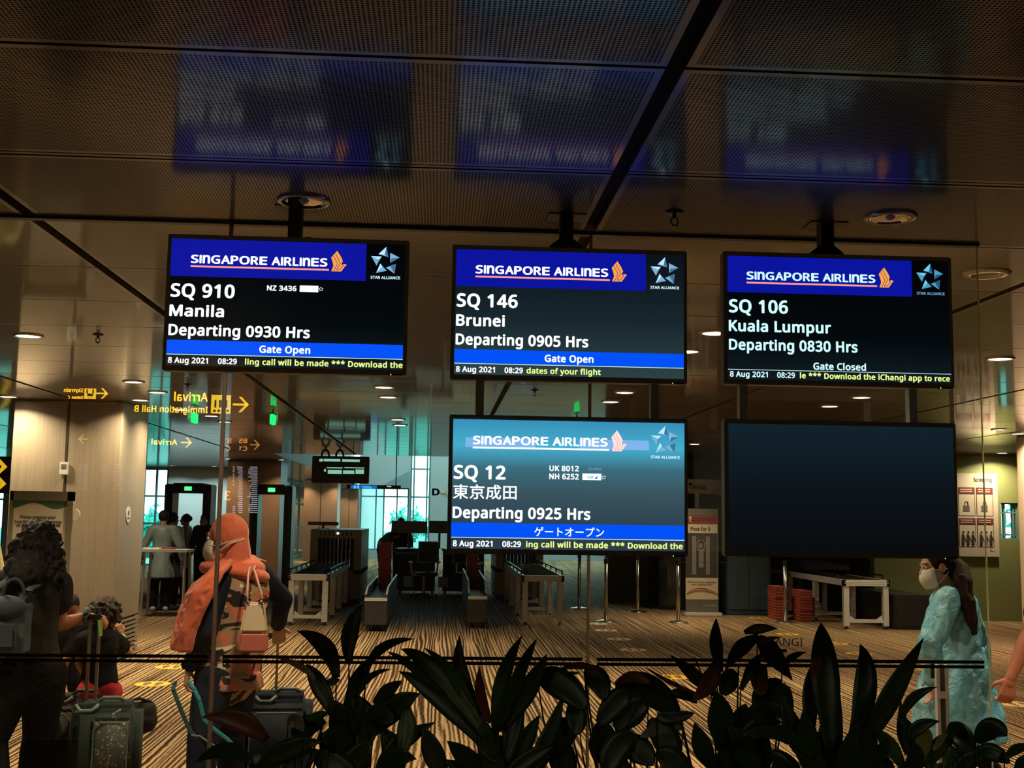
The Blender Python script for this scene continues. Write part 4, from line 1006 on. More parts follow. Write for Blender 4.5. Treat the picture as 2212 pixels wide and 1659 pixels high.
# notice poster on the green wall
a, c = at(2066, 1022, 19.55), at(2160, 1203, 19.55)
t = thing('wall_poster', 'white notice board with four framed pictures on the green wall', 'poster', ((a.x+c.x)/2, 19.58, (a.z+c.z)/2)); w, h = (c.x-a.x)/2, (a.z-c.z)/2
PWH = mat('poster_white', (.52, .45, .36), .55); PRED = mat('poster_red', (.16, .02, .025), .6)
b = MB(); b.b2((-w, -.02, -h), (w, .02, h)); b.build('board', PWH, t)
def Pb(name, m, u0, u1, v0, v1, k=0, par=t):
    b = MB(); b.b2((-w+u0*2*w, -.021-k*.003, h-v1*2*h), (-w+u1*2*w, -.0185-k*.003, h-v0*2*h)); return b.build(name, m, par)
lettering('title', 'Screening', binkm, t, -w+.42*2*w, -w+.86*2*w, h-.10*2*h, h-.05*2*h, -.023, SANS, .03)
for r in range(2):
    for cc in range(2):
        u0, v0 = .03+cc*.44, .17+r*.37
        f = Pb('picture_frame', binkm, u0, u0+.41, v0, v0+.345); 
        Pb('picture_header', PRED, u0+.01, u0+.40, v0+.005, v0+.075, 1); Pb('picture', PWH, u0+.015, u0+.395, v0+.085, v0+.34, 1)
        for k in range(2): Pb('header_line', PWH, u0+.05, u0+.34, v0+.02+k*.025, v0+.03+k*.025, 2)
        for k in range(3 if r else 1):
            b = MB(); x = -w+(u0+(.09+k*.12 if r else .2))*2*w; z = h-(v0+.22)*2*h
            if r: b.cap((x, -.026, z-.13), (x, -.026, z+.02), .028, .022, 10, .15, (0, 1, 0)); b.ell((x+.01, -.026, z+.075), (.016, .004, .02)); b.cap((x+.02, -.026, z), (x+.05, -.026, z-.08), .009, .007, 8, .3, (0, 1, 0))
            else: b.b2((x-.06, -.027, z-.1), (x+.05, -.024, z+.0)); b.tube([(x-.03, -.026, z), (x-.02, -.026, z+.07), (x+.02, -.026, z+.07), (x+.03, -.026, z)], .007, 6)
            b.build('pictogram', binkm if r else bgrey, t)
Pb('corner_mark', binkm, .78, .80, .90, .94); Pb('corner_mark', binkm, .78, .88, .935, .94)
# sign stand in front of the big column
t = thing('sign_stand', 'framed notice stand asking to prepare boarding passes, before the big column', 'sign', (-4.2, 12.35, 0))
FR = mat('stand_frame', (.30, .255, .19), .4, .5); a, c = at(21, 1060, 12.3), at(150, 1205, 12.3); xl, xr, zt = a.x+4.2, c.x+4.2, a.z
for x0, x1, z0, z1, nm in ((xl, xl+.035, .75, zt, 'side_rail'), (xr-.06, xr, .75, zt, 'side_rail'), (xl, xr, zt-.095, zt, 'top_rail'), (xl, xr, .72, .78, 'bottom_rail')):
    b = MB(); b.b2((x0, -.03, z0), (x1, .03, z1)); b.build(nm, FR, t)
PAP = mat('notice_paper', (.74, .68, .55), .6)
b = MB(); b.b2((xl+.035, -.012, .78), (xr-.06, .012, zt-.095)); b.build('notice', PAP, t)
TEALH = mat('notice_green', (.05, .16, .10), .6); x0, x1 = xl+.035, xr-.06; zz = zt-.095
b = MB(); b.poly([(x0, -.014, zz), (x1, -.014, zz)]+[(x1+(x0-x1)*k/10, -.014, zz-.055-.03*math.sin(k*.75)) for k in range(11)]); b.build('wave_header', TEALH, t)
def wr(txt, u0, u1, pt, pb, fn=SANS, bo=.03):
    p, q = at(u0, pb, 12.33), at(u1, pb, 12.33); z1 = at(u0, pt, 12.33).z
    lettering('notice_lettering', txt, binkm, t, p.x+4.2, q.x+4.2, p.z, z1, -.0135, fn, bo)
wr('Please prepare your', 43, 120, 1113, 1120.5); wr('boarding pass and remove', 31, 132, 1123, 1130); wr('请准备好您的登机牌', 33, 130, 1132, 1138, None, .01)
for s in (-1, 1):
    b = MB(); b.b2((s*.2+.0-.02, -.02, .05), (s*.2+.02, .02, .74)); b.build('post', FR, t)
b = MB(); b.b2((-.32, -.2, 0), (.32, .2, .03)); b.build('base_plate', DKMETAL, t)
o = MB().lathe([(.0001, 0), (.06, 0), (.06, .01), (.0001, .01)], n=20, axis='Y').build('round_tag', PAP, t); o.location = (xr+.005, .0, at(150, 1111, 12.3).z)
# footprint stickers
SY = mat('sticker_yellow', (.72, .40, .02), .5); SF = mat('footprint_ink', (.14, .07, .01), .6)
def sticker():
    o = MB().lathe([(.0001, .004), (.165, .004), (.168, 0)], n=36).build('floor_sticker', SY)
    b = MB()
    for s in (-1, 1):
        for (yy, r0, r1) in ((.025, .035, .075), (-.085, .026, .035)):
            b.poly([(s*.055+r0*math.cos(2*PI*k/16), yy+r1*math.sin(2*PI*k/16), .0055) for k in range(16)])
    b.build('footprints', SF, o); return o
SP = [(-2.70, 11.63, 'between the child and the woman in the orange headscarf'), (-2.81, 12.9, 'partly behind the woman in the orange headscarf'), (2.50, 18.4, 'in the middle row, farthest from the glass'), (2.49, 17.35, 'in the middle row, second farthest from the glass'),
      (2.50, 16.13, 'in the middle row, third farthest from the glass'), (2.49, 14.85, 'in the middle row, just above the black stripe'), (2.49, 12.36, 'in the middle row, just below the black stripe'), (2.36, 11.03, 'in the middle row, nearest the glass beside the brown leaf'),
      (5.46, 19.8, 'in the right row, farthest from the glass'), (5.11, 17.04, 'in the right row, by the right-hand roller table'), (5.41, 15.8, 'in the right row, third from the back'), (5.29, 14.6, 'in the right row, above the black stripe'), (5.46, 13.2, 'in the right row, beside the blue gown'), (5.35, 10.67, 'in the right row, under the bare hand')]
st0 = sticker()
for k, (x, y, lab) in enumerate(SP):
    o = st0 if k == 0 else copy_tree(st0)
    o.location = (x, y, 0.001); tag(o, 'round yellow footprint floor sticker %s' % lab, 'floor sticker', 'yellow footprint stickers')
# steel post behind the glass at right
p = at(2033, 1436, 5.05)
t = thing('steel_post', 'short steel post with lock box in front of the blue gown', 'post', (p.x, 5.05, 0))
b = MB(); b.b2((-.026, -.012, 0), (-.012, .012, p.z)); b.b2((.012, -.012, 0), (.026, .012, p.z)); b.build('side_profile', ALU, t)
b = MB(); b.b2((-.012, -.006, 0), (.012, .010, p.z)); b.build('centre_bar', mat('post_bronze', (.12, .09, .06), .4, .6), t)
b = MB(); b.b2((-.022, -.02, .895), (.024, -.012, .925)); b.build('lock_box', ALU, t)
b = MB(); b.b2((-.05, -.012, .98), (-.035, .0, p.z+.005)); b.build('black_edge', BLACK, t)
# trees outside
def tree(label, x, y, h, seed):
    t = thing('garden_tree', label, 'tree', (x, y, -.05), group='trees outside the windows'); rnd = random.Random(seed)
    b = MB(); b.cyl((0, 0, 0), (0, 0, h*.6), .12, .06, 10); b.build('trunk', mat('bark', (.08, .1, .09), .9), t)
    b = MB()
    for k in range(260):
        a, r, z = rnd.uniform(0, 2*PI), abs(rnd.gauss(0, .42)), rnd.gauss(h*.62, h*.2); s = rnd.uniform(.10, .3)
        c = Vector((r*math.cos(a)*h*.5, r*math.sin(a)*h*.5, max(.3, z))); d = Vector((rnd.uniform(-1, 1), rnd.uniform(-1, 1), rnd.uniform(-1, 1))).normalized(); e = d.orthogonal().normalized()*s*.45; d *= s
        b.poly([c-d, c+e, c+d, c-e])
    b.build('foliage', mat('leaf_outside', (.05, .45, .36), .8), t)
for k, (x, y, h, lab) in enumerate(((-2.9, 90, 2.0, 'leafy tree outside the left panes of the bright window wall'), (-1.5, 74, 1.7, 'leafy tree outside the middle panes of the bright window wall'), (-.2, 66, 1.7, 'leafy tree outside the right panes of the bright window wall'), (-10.6, 44, 1.5, 'leafy tree outside the window behind the gowned staff'), (15.2, 29, 3.2, 'leafy tree outside the small window in the green wall'))): tree(lab, x, y, h, k+3)
# ------------------------------------------------------------------ people
from mathutils import noise as mnoise
SKIN_A = mat('skin_warm', (.45, .165, .085), .55); SKIN_B = mat('skin_tan', (.38, .17, .09), .55); SKIN_C = mat('skin_fair', (.50, .27, .17), .55)
HAIRD = mat('hair_dark', (.010, .006, .005), .75); HAIRB = mat('hair_brown', (.035, .017, .010), .75); HAIRR = mat('hair_reddish', (.020, .007, .0045), .8, spec=.2)
MASKW = mat('face_mask', (.62, .58, .48), .7); EYEW = mat('eye_white', (.7, .68, .64), .3); EYED = mat('eye_dark', (.01, .008, .006), .2)
UP = Vector((0, 0, 1))
def crumple(o, amp, freq, seed=0., zs=.5):
    me = o.data; nv = len(me.vertices); co = [0.]*(nv*3); no = [0.]*(nv*3)
    me.vertices.foreach_get('co', co); me.vertices.foreach_get('normal', no)
    for i in range(0, nv*3, 3):
        p = Vector((co[i]*freq+seed, co[i+1]*freq, co[i+2]*freq*zs)); d = amp*(mnoise.noise(p)+.5*mnoise.noise(p*2.3))
        co[i] += no[i]*d; co[i+1] += no[i+1]*d; co[i+2] += no[i+2]*d
    me.vertices.foreach_set('co', co); me.update()
    return o
def basis(f):
    f = Vector(f).normalized(); r = f.cross(UP).normalized(); u = r.cross(f); return f, r, u
def eul(f, r, u): return Matrix((r, f, u)).transposed().to_euler()
def add_head(b, c, face, s=1.):
    f, r, u = basis(face); e = eul(f, r, u); k = s
    b.ell(c+u*.012*k-f*.008*k, (.075*k, .095*k, .100*k), e, 20, 14)
    b.ell(c+f*.026*k-u*.048*k, (.060*k, .068*k, .075*k), e, 18, 12)
    b.ell(c+f*.066*k-u*.094*k, (.026*k, .026*k, .022*k), e)
    b.cap(c+f*.084*k+u*.012*k, c+f*.107*k-u*.026*k, .008*k, .013*k, 10)
    b.cap(c+f*.080*k+u*.026*k-r*.035*k, c+f*.080*k+u*.026*k+r*.035*k, .012*k, None, 10)
    b.ell(c+f*.084*k-u*.058*k, (.026*k, .014*k, .011*k), e)
    for q in (-1, 1):
        b.ell(c+r*q*.076*k-u*.008*k-f*.005*k, (.010*k, .022*k, .033*k), e)
        b.ell(c+f*.058*k+r*q*.038*k-u*.028*k, (.026*k, .022*k, .024*k), e)
def add_eyes(t, c, face, s=1.):
    f, r, u = basis(face); o = Vector(t.location)
    for q in (-1, 1):
        b = MB(); b.ell(c+f*.078*s+r*q*.031*s+u*.008*s-o, (.013*s,)*3, None, 12, 8); e = b.build('eye', EYEW, t, True)
        b = MB(); b.ell(c+f*.0885*s+r*q*.031*s+u*.008*s-o, (.006*s, .006*s, .006*s), None, 10, 6); b.build('iris', EYED, e, True)
        b = MB(); b.tube([c+f*.088*s+r*q*.014*s+u*.028*s-o, c+f*.088*s+r*q*.03*s+u*.034*s-o, c+f*.078*s+r*q*.05*s+u*.028*s-o], .0035*s, 6); b.build('eyebrow', HAIRD, t, True)
def add_hand(b, w, d, n, curl=.35, s=1., thumb=1):
    d = Vector(d).normalized(); n = Vector(n); n = (n-d*n.dot(d)).normalized(); t = d.cross(n)*thumb
    b.cap(w, w+d*.025*s, .026*s, .030*s, 12, .75, n)
    for o, l in ((-.028, .8), (-.009, .95), (.010, 1.), (.029, .92)):
        b.cap(w+d*.025*s+t*o*.6*s, w+d*.088*s+t*o*s, .016*s, .0125*s, 10)
        p = w+d*.090*s+t*o*s; a = 0.
        for seg, rr in ((.040*l, .0092), (.026*l, .0084), (.021*l, .0076)):
            a += curl*(1.15-.2*l); dd = d*math.cos(a)+n*math.sin(a)+t*o*1.2*max(0, 1-curl*1.5); dd.normalize()
            q = p+dd*seg*s; b.cap(p, q, rr*s, rr*.92*s, 10); p = q
    p = w+d*.022*s+t*.026*s; q = p+(t*.75+d*.55+n*.35).normalized()*.045*s; b.cap(p, q, .0125*s, .0105*s, 10)
    b.cap(q, q+(t*.15+d*.75+n*(.35+curl*.5)).normalized()*.034*s, .0102*s, .0085*s, 10)
def limb(b, p, q, r0, r1, bulge=None, at_=.35, k=0.):
    p, q = Vector(p), Vector(q); m = p.lerp(q, at_); rb = bulge or (r0+(r1-r0)*at_)
    b.cap(p, m, r0+k, rb+k); b.cap(m, q, rb+k, r1+k)
class Person:
    """joints in world space; every mesh is stored relative to the feet"""
    def __init__(s, name, label, root, J, face, skin, S=1., vox=.0065, hands=None, group=None, shoes=None):
        s.o = Vector(root); s.J = {k: Vector(v) for k, v in J.items()}; s.S = S; s.vox = vox; s.face = Vector(face)
        s.t = thing(name, label, 'person', s.o, group=group)
        J = s.L(s.J); k = S; b = MB(); fwd = J['fwd'] = s.J['fwd'].normalized()
        add_head(b, J['head'], face, S)
        b.cap(J['neck'], J['head']-UP*.03*k-Vector(face).normalized()*.015*k, .055*k, .05*k)
        s.torso(b, J, 0)
        for a in 'LR':
            limb(b, J['sh'+a], J['el'+a], .047*k, .038*k, .046*k); limb(b, J['el'+a], J['wr'+a], .039*k, .026*k, .040*k, .25)
            hd, hn, hc, ht = (hands or {}).get(a, ((J['wr'+a]-J['el'+a]), fwd, .35, 1 if a == 'L' else -1))
            add_hand(b, J['wr'+a], hd, hn, hc, S, ht)
            limb(b, J['hip'+a], J['kn'+a], .088*k, .058*k, .084*k, .3); limb(b, J['kn'+a], J['an'+a], .056*k, .036*k, .056*k, .3)
            fd = J.get('ft'+a, fwd); b.cap(J['an'+a]-UP*.03*k-fd*.02*k, J['an'+a]-UP*.045*k+fd*.15*k, .038*k, .026*k)
        s.body = b.blob('body', skin, s.t, vox, 2)
        for a in 'LR':
            fd = J.get('ft'+a, fwd); b = MB(); b.cap(J['an'+a]-UP*.028*k-fd*.035*k, J['an'+a]-UP*.042*k+fd*.165*k, .047*k, .033*k); b.cap(J['an'+a]+UP*.01, J['an'+a]-UP*.03*k, .046*k, .05*k)
            b.b2((-.001, -.001, 0), (.001, .001, .001)) if False else None
            sh = b.blob('shoe', shoes or BLACK, s.t, .009, 2)
            for v in sh.data.vertices: v.co.z = max(v.co.z, .0)
        s.Jl = J
    def L(s, J): return {k: (v-s.o if k not in ('fwd', 'ftL', 'ftR') else v.normalized()) for k, v in J.items()}
    def torso(s, b, J, e):
        k = s.S; f = J['fwd']
        b.cap(J['shL'].lerp(J['neck'], .1), J['shR'].lerp(J['neck'], .1), .058*k+e, None, 16)
        b.cap(J['neck']-UP*.04*k, J['chest'], .075*k+e, .10*k+e, 16)
        b.cap(J['chest']+UP*.04*k, J['waist'], .152*k+e, .128*k+e, 20, .68, f)
        b.cap(J['waist'], J['pel'], .128*k+e, .150*k+e, 20, .74, f)
        b.cap(J['hipL'], J['hipR'], .098*k+e, None, 16)
    def wear(s, name, m, fn, vox=None, smooth=2, fold=0., freq=9.):
        b = MB(); fn(b, s.Jl, s.S); o = b.blob(name, m, s.t, vox or s.vox*1.2, smooth)
        if fold: crumple(o, fold, freq, len(name))
        return o
    def shirt(s, m, sleeve=.55, e=.014, hem=.0, name='shirt', fold=.006):
        def fn(b, J, k):
            f = J['fwd']; b.cap(J['shL'].lerp(J['neck'], .12), J['shR'].lerp(J['neck'], .12), .058*k+e, None, 16)
            b.cap(J['neck']-UP*.05*k, J['chest'], .07*k+e, .10*k+e, 16)
            b.cap(J['chest']+UP*.04*k, J['waist'], .152*k+e, .132*k+e, 20, .70, f); b.cap(J['waist'], J['pel'].lerp(J['waist'], .25-hem), .132*k+e, .150*k+e, 20, .76, f)
            for a in 'LR':
                q = J['sh'+a].lerp(J['el'+a], min(sleeve, 1.)); limb(b, J['sh'+a], q, .055*k+e, .05*k+e)
                if sleeve > 1: limb(b, J['el'+a], J['el'+a].lerp(J['wr'+a], sleeve-1), .044*k+e, .034*k+e)
        return s.wear(name, m, fn, fold=fold)
    def trousers(s, m, length=1., e=.014, name='trousers', fold=.006, waist=.35):
        def fn(b, J, k):
            f = J['fwd']; b.cap(J['pel'].lerp(J['waist'], waist), J['pel'], .140*k+e, .150*k+e, 20, .76, f); b.cap(J['hipL'], J['hipR'], .098*k+e, None, 16)
            for a in 'LR':
                q = J['kn'+a]
                if length <= .5: limb(b, J['hip'+a], J['hip'+a].lerp(q, length*2), .090*k+e, .080*k+e)
                else: limb(b, J['hip'+a], q, .088*k+e, .062*k+e, .086*k+e, .3); limb(b, q, q.lerp(J['an'+a], (length-.5)*2*.97), .060*k+e, .048*k+e, .060*k+e, .3)
        return s.wear(name, m, fn, fold=fold)
    def mask(s, c=None):
        c = s.Jl['head'] if c is None else c; f, r, u = basis(s.face); k = s.S; e = eul(f, r, u); b = MB()
        n = 9
        P = []
        for i in range(n):
            row = []
            for j in range(n):
                a = (i/(n-1)-.5)*2.3; v = j/(n-1)
                rad = (.093+.026*math.sin(PI*v))*(1-.10*abs(a))*k; z = (-.006-.118*v+.012*(1-math.cos(a)))*k
                row.append(c+f*(math.cos(a)*rad*1.0+.006*k)+r*(math.sin(a)*rad*.80)+u*z)
            P.append(row)
        for i in range(n-1):
            for j in range(n-1): b.poly([P[i][j], P[i+1][j], P[i+1][j+1], P[i][j+1]])
        bmesh.ops.remove_doubles(b.bm, verts=b.bm.verts[:], dist=1e-5)
        bmesh.ops.solidify(b.bm, geom=b.bm.faces[:], thickness=-.002)
        o = b.build('face_mask', MASKW, s.t, True)
        b = MB()
        for q in (-1, 1):
            for j in (1, n-2):
                p = P[0 if q < 0 else n-1][j]; b.tube([p, c+r*q*.088*k-f*.03*k+u*(-.02-.02*(j > 3))*k], .0018, 5)
        b.build('ear_loop', MASKW, o); return o
def stand(x, y, H, ang, arms=.08):
    """a plain standing skeleton facing angle ang (0 = +Y, left-handed turns are positive)"""
    f = Vector((-math.sin(ang), math.cos(ang), 0)); r = Vector((f.y, -f.x, 0)); o = Vector((x, y, 0)); k = H/1.65
    P = lambda a, fo, z: o+r*a*k+f*fo*k+UP*z*k
    J = dict(head=P(0, .02, 1.54), neck=P(0, -.01, 1.37), chest=P(0, 0, 1.22), waist=P(0, .01, 1.03), pel=P(0, 0, .90), fwd=f)
    for a, q in (('L', -1), ('R', 1)):
        J['sh'+a] = P(q*.165, -.01, 1.345); J['el'+a] = P(q*(.19+arms*.6), -.02, 1.06); J['wr'+a] = P(q*(.18+arms), .06, .83)
        J['hip'+a] = P(q*.085, 0, .87); J['kn'+a] = P(q*.095, .02, .47); J['an'+a] = P(q*.10, -.02, .075)
    return J, o
BLACKCL = mat('black_cloth', (.006, .006, .007), .85, spec=.12); GREYT = mat('charcoal_jersey', (.028, .026, .024), .9, spec=.12)
NAVYCL = mat('navy_cloth', (.010, .014, .026), .85, spec=.12)
def floorpt(px, py, Y): p = at(px, py, Y); p.z = 0; return p

# --- woman with long dark hair at the left edge, seen from behind
Y0 = 6.7
J = dict(head=at(88, 1172, 6.73), neck=at(72, 1238, 6.68), chest=at(64, 1298, 6.70), waist=at(62, 1385, 6.70), pel=at(64, 1450, 6.70), fwd=(.25, .97, 0),
         shL=at(14, 1262, 6.62), shR=at(124, 1264, 6.72), elL=at(-30, 1345, 6.70), wrL=at(-25, 1420, 6.85), elR=at(128, 1350, 6.78), wrR=at(188, 1331, 6.86),
         hipL=at(34, 1462, 6.66), hipR=at(96, 1462, 6.74), knL=at(-22, 1600, 6.60), knR=at(84, 1590, 6.80), anL=at(-6, 1708, 6.45), anR=at(66, 1692, 6.90))
J['anL'].z = .075; J['anR'].z = .075
A = Person('person', 'person with long dark curly hair and charcoal tee gripping the patterned suitcase handle', floorpt(50, 1700, Y0), J, (.45, .88, -.12), SKIN_A,
           hands={'R': ((1, .05, -.12), (0, .05, -1), .95, 1)})
A.shirt(GREYT, .40, .026); A.trousers(BLACKCL, 1., .03)
def hairA(b, J, k):
    h = J['head']; b.ell(h+Vector((-.005, -.015, .02)), (.098, .112, .112), None, 18, 12)
    b.cap(h+Vector((-.01, -.05, -.03)), J['neck']+Vector((-.01, -.075, .035)), .10, .115, 16, .6, (0, 1, 0))
    b.cap(h+Vector((.05, -.03, -.06)), J['neck']+Vector((.09, -.05, .0)), .055, .045)
    rnd = random.Random(4)
    for i in range(190):
        v = Vector((rnd.gauss(0, 1), rnd.gauss(-.4, 1), rnd.gauss(.3, 1))).normalized()
        if v.y > .6: continue
        p = h+Vector((-.005, -.018, .02))+Vector((v.x*.100, v.y*.112, v.z*.108)); a = rnd.uniform(0, 6)
        b.tube([p+Vector((v.x*.010+.009*math.cos(a+j*1.2), .009*math.sin(a+j*1.2)-.004*(j > 2), -.014*j)) for j in range(6)], .0075, 6)
    for i in range(150):
        x = rnd.uniform(-.16, .18); z0 = h.z-rnd.uniform(-.02, .14); L = rnd.uniform(.07, .16); p = Vector((h.x+x*.75, h.y-.06-rnd.uniform(0, .05), z0)); pts = []
        for j in range(8):
            q = j/7; pts.append(p+Vector((x*.25*q+.012*math.sin(q*11+i), .012*math.cos(q*11+i), -L*q)))
        b.tube(pts, [.013-.006*j/7 for j in range(8)], 6)
    for x, l in ((.125, .30), (.14, .34), (.11, .27), (-.13, .24), (-.12, .2)):
        b.tube([h+Vector((x*.7+.3*x*j/8+.010*math.sin(j*1.9), -.03+.010*math.cos(j*1.9), -.05-l*j/8)) for j in range(9)], [.018-.0012*j for j in range(9)], 6)
o = A.wear('hair', HAIRD, hairA, .0065, 1, .010, 30.)
b = MB(); w = A.Jl['wrR']; n = 26
b.tube([w+Vector((.0, 0, 0))+Vector((0.006*math.sin(i*2.4), .037*math.cos(2*PI*i/n), .037*math.sin(2*PI*i/n))) for i in range(n)], [.012+.003*(i % 2) for i in range(n)], 7, True)
b.build('wrist_scrunchie', mat('scrunchie', (.10, .14, .12), .8), A.t, True)
# blue-grey backpack on her back
BPK = mat('backpack_cloth', (.055, .085, .105), .75); BPD = mat('backpack_strap', (.035, .052, .066), .8)
p = at(18, 1345, 6.44); p2 = A.o
t = thing('backpack', 'small blue-grey backpack worn by the dark-haired person at the left edge', 'backpack', p)
b = MB(); b.ell((0, 0, 0), (.12, .075, .145), None, 18, 12); b.b2((-.105, -.05, -.16), (.105, .07, .10)); crumple(b.blob('pack', BPK, t, .009, 4), .006, 14)
b = MB(); b.ell((0, -.03, .075), (.105, .075, .07), None, 16, 10); b.blob('flap', BPD, t, .008, 3)
b = MB(); b.box((.0, -.085, -.07), (.15, .04, .12)); b.bevel(.015); b.build('front_pocket', BPD, t)
b = MB(); b.tube([(.03+.055*math.cos(PI*k/10), -.03, .14+.09*math.sin(PI*k/10)) for k in range(11)], .009, 8); b.build('grab_handle', BPD, t)
sr = A.J['shR']-p; sl = A.J['shL']-p
for s, nm in ((sr, 1), (sl, -1)):
    b = MB(); pts = [Vector((nm*.06, .0, .12)), Vector((nm*.09, .03, .17)), Vector((s.x*.62, s.y-.085, s.z+.02)), Vector((s.x*.72, s.y-.02, s.z+.088)), Vector((s.x*.78, s.y+.07, s.z+.03))]
    for a, c in zip(pts[:-1], pts[1:]): b.cap(a, c, .022, .022, 10, .3, (0, -1, .4))
    b.build('shoulder_strap', BPD, t, True)

# --- child in front of the suitcase
k = .68
J = dict(head=at(229, 1330, 7.22), neck=at(222, 1374, 7.2), chest=at(216, 1402, 7.2), waist=at(214, 1445, 7.2), pel=at(214, 1484, 7.2), fwd=(.55, .83, 0),
         shL=at(182, 1384, 7.12), shR=at(250, 1386, 7.24), elL=at(172, 1430, 7.2), wrL=at(185, 1462, 7.36), elR=at(279, 1412, 7.40), wrR=at(262, 1372, 7.46),
         hipL=at(198, 1497, 7.16), hipR=at(232, 1497, 7.24), knL=at(198, 1585, 7.2), knR=at(234, 1585, 7.28), anL=at(196, 1660, 7.16), anR=at(236, 1660, 7.24))
J['anL'].z = .052; J['anR'].z = .052
K = Person('person', 'child with curly brown hair, black tee and red shorts, one hand raised to the face', floorpt(214, 1680, 7.2), J, (.75, .62, -.1), SKIN_B, .70, .0055,
           hands={'R': ((-.35, -.05, 1), (-.6, .5, 0), .8, -1)})
for a in 'LR':
    pass
K.shirt(BLACKCL, .38, .020, -.1); K.trousers(mat('red_cloth', (.45, .012, .018), .8), .36, .02, 'shorts', waist=.35)
def hairK(b, J, s):
    h = J['head']; b.ell(h+Vector((-.01, -.012, .024)), (.088, .095, .084), None, 18, 12); rnd = random.Random(2)
    for i in range(260):
        v = Vector((rnd.gauss(0, 1), rnd.gauss(-.25, 1), rnd.gauss(.4, 1))).normalized()
        if v.z < -.55 or (v.y > .55 and v.z < .2): continue
        p = h+Vector((-.01, -.012, .02))+Vector((v.x*.094, v.y*.100, v.z*.092)); a = rnd.uniform(0, 6)
        b.tube([p+Vector((.011*math.cos(a+j*1.3), .011*math.sin(a+j*1.3), -.006*j)) for j in range(5)], .0075, 6)
K.wear('hair', HAIRB, hairK, .0055, 1, .006, 34.)
b = MB(); w = K.Jl['wrR']; d = (K.Jl['elR']-w).normalized(); b.cyl(w+d*.012, w+d*.03, .0225, .0235, 18); b.build('wristband', mat('wristband_lime', (.35, .6, .08), .5), K.t, True)

# --- second child, almost hidden behind the dark-haired person
J, o0 = stand(0, 0, 1.12, -.3)
q = at(118, 1500, 7.35); J = {n: (v+Vector((q.x-.02, 7.6, 0)) if n != 'fwd' else v) for n, v in J.items()}
J['elR'] = at(136, 1440, 7.52); J['wrR'] = at(139, 1486, 7.44)
K2 = Person('person', 'child almost hidden behind the dark-haired person, only a bare forearm showing', (q.x-.02, 7.6, 0), J, (-.3, .9, 0), SKIN_A, .66, .007)
K2.shirt(BLACKCL, .6); K2.trousers(BLACKCL, .9)
def hairP(b, J, s): b.ell(J['head']+Vector((0, -.005, .018)), (.085*s, .103*s, .10*s), None, 16, 10)
K2.wear('hair', HAIRD, hairP, .008)
b = MB(); w = K2.Jl['wrR'].lerp(K2.Jl['elR'], .35); b.cyl(w-UP*.006, w+UP*.006, .026, .026, 16); b.build('bracelet', mat('bracelet_red', (.4, .05, .04), .4), K2.t)

# --- woman in the orange headscarf
J = dict(head=at(487, 1163, 6.30), neck=at(507, 1222, 6.32), chest=at(517, 1290, 6.32), waist=at(510, 1372, 6.32), pel=at(494, 1444, 6.32), fwd=(-.62, .78, 0),
         shL=at(474, 1252, 6.20), shR=at(560, 1243, 6.42), elL=at(447, 1362, 6.14), wrL=at(411, 1440, 6.20), elR=at(612, 1294, 6.56), wrR=at(601, 1352, 6.72),
         hipL=at(466, 1466, 6.25), hipR=at(514, 1466, 6.38), knL=at(436, 1592, 6.12), knR=at(498, 1592, 6.42), anL=at(440, 1700, 6.05), anR=at(500, 1690, 6.55))
J['anL'].z = .075; J['anR'].z = .075
Hj = Person('person', 'person in orange headscarf, white mask and camouflage tunic, seen from behind looking left', floorpt(480, 1700, 6.32), J, (-1, .12, -.10), SKIN_C,
            hands={'L': ((-.25, .1, -1), (.9, .2, 0), .75, -1), 'R': ((.05, .25, -.9), (-.3, .9, .3), 1.0, 1)})
Hj.trousers(NAVYCL, 1.)
def camo():
    m = mat('camouflage_cloth', (.3, .2, .1), .85); t = NT(m); o = t.obj()
    mp = t.node('ShaderNodeMapping'); mp.inputs['Scale'].default_value = (1., 1., 1.9); t.link(o, mp.inputs[0]); v = mp.outputs[0]
    n1 = t.noise(v, 5.5, 3., .6, dist=.6); n2 = t.noise(t.comb(*[t.math('ADD', c, 5.3) for c in t.sep(v)]), 6., 3., .6, dist=.8); n3 = t.noise(t.comb(*[t.math('ADD', c, 11.7) for c in t.sep(v)]), 6.5, 3., .6, dist=.8)
    def mix(fac, a, b):
        x = t.node('ShaderNodeMix', data_type='RGBA'); t.link(fac, x.inputs['Factor'])
        for val, s in ((a, x.inputs[6]), (b, x.inputs[7])):
            if hasattr(val, 'links'): t.link(val, s)
            else: s.default_value = (*val, 1)
        return x.outputs[2]
    c = mix(t.math('GREATER_THAN', n1, .52), (.34, .21, .12), (.58, .16, .09))
    c = mix(t.math('GREATER_THAN', n2, .60), c, (.75, .66, .5)); c = mix(t.math('GREATER_THAN', n3, .555), c, (.010, .008, .009))
    t.link(c, t.b.inputs['Base Color']); return m
def tunic(b, J, s):
    f = J['fwd']; b.cap(J['shL'].lerp(J['neck'], .25), J['shR'].lerp(J['neck'], .25), .065, None, 16); b.cap(J['neck']-UP*.05, J['chest'], .085, .11, 16)
    b.cap(J['chest']+UP*.04, J['waist'], .162, .155, 20, .74, f); b.cap(J['waist'], J['pel']-UP*.015, .155, .178, 20, .80, f)
    p = J['pel']-UP*.02; b.cyl(p, p-UP*.075, .168, .185, 24)
o = Hj.wear('tunic', camo(), tunic, .008, 2, .007)
for a in 'LR':
    def slv(b, J, s):
        limb(b, J['sh'+a], J['el'+a], .068, .055, .064); limb(b, J['el'+a], J['el'+a].lerp(J['wr'+a], .93), .055, .042)
    Hj.wear('sleeve', NAVYCL, slv, .008, 2, .006)
SCARF = mat('orange_scarf', (.62, .125, .055), .85, sheen=.3)
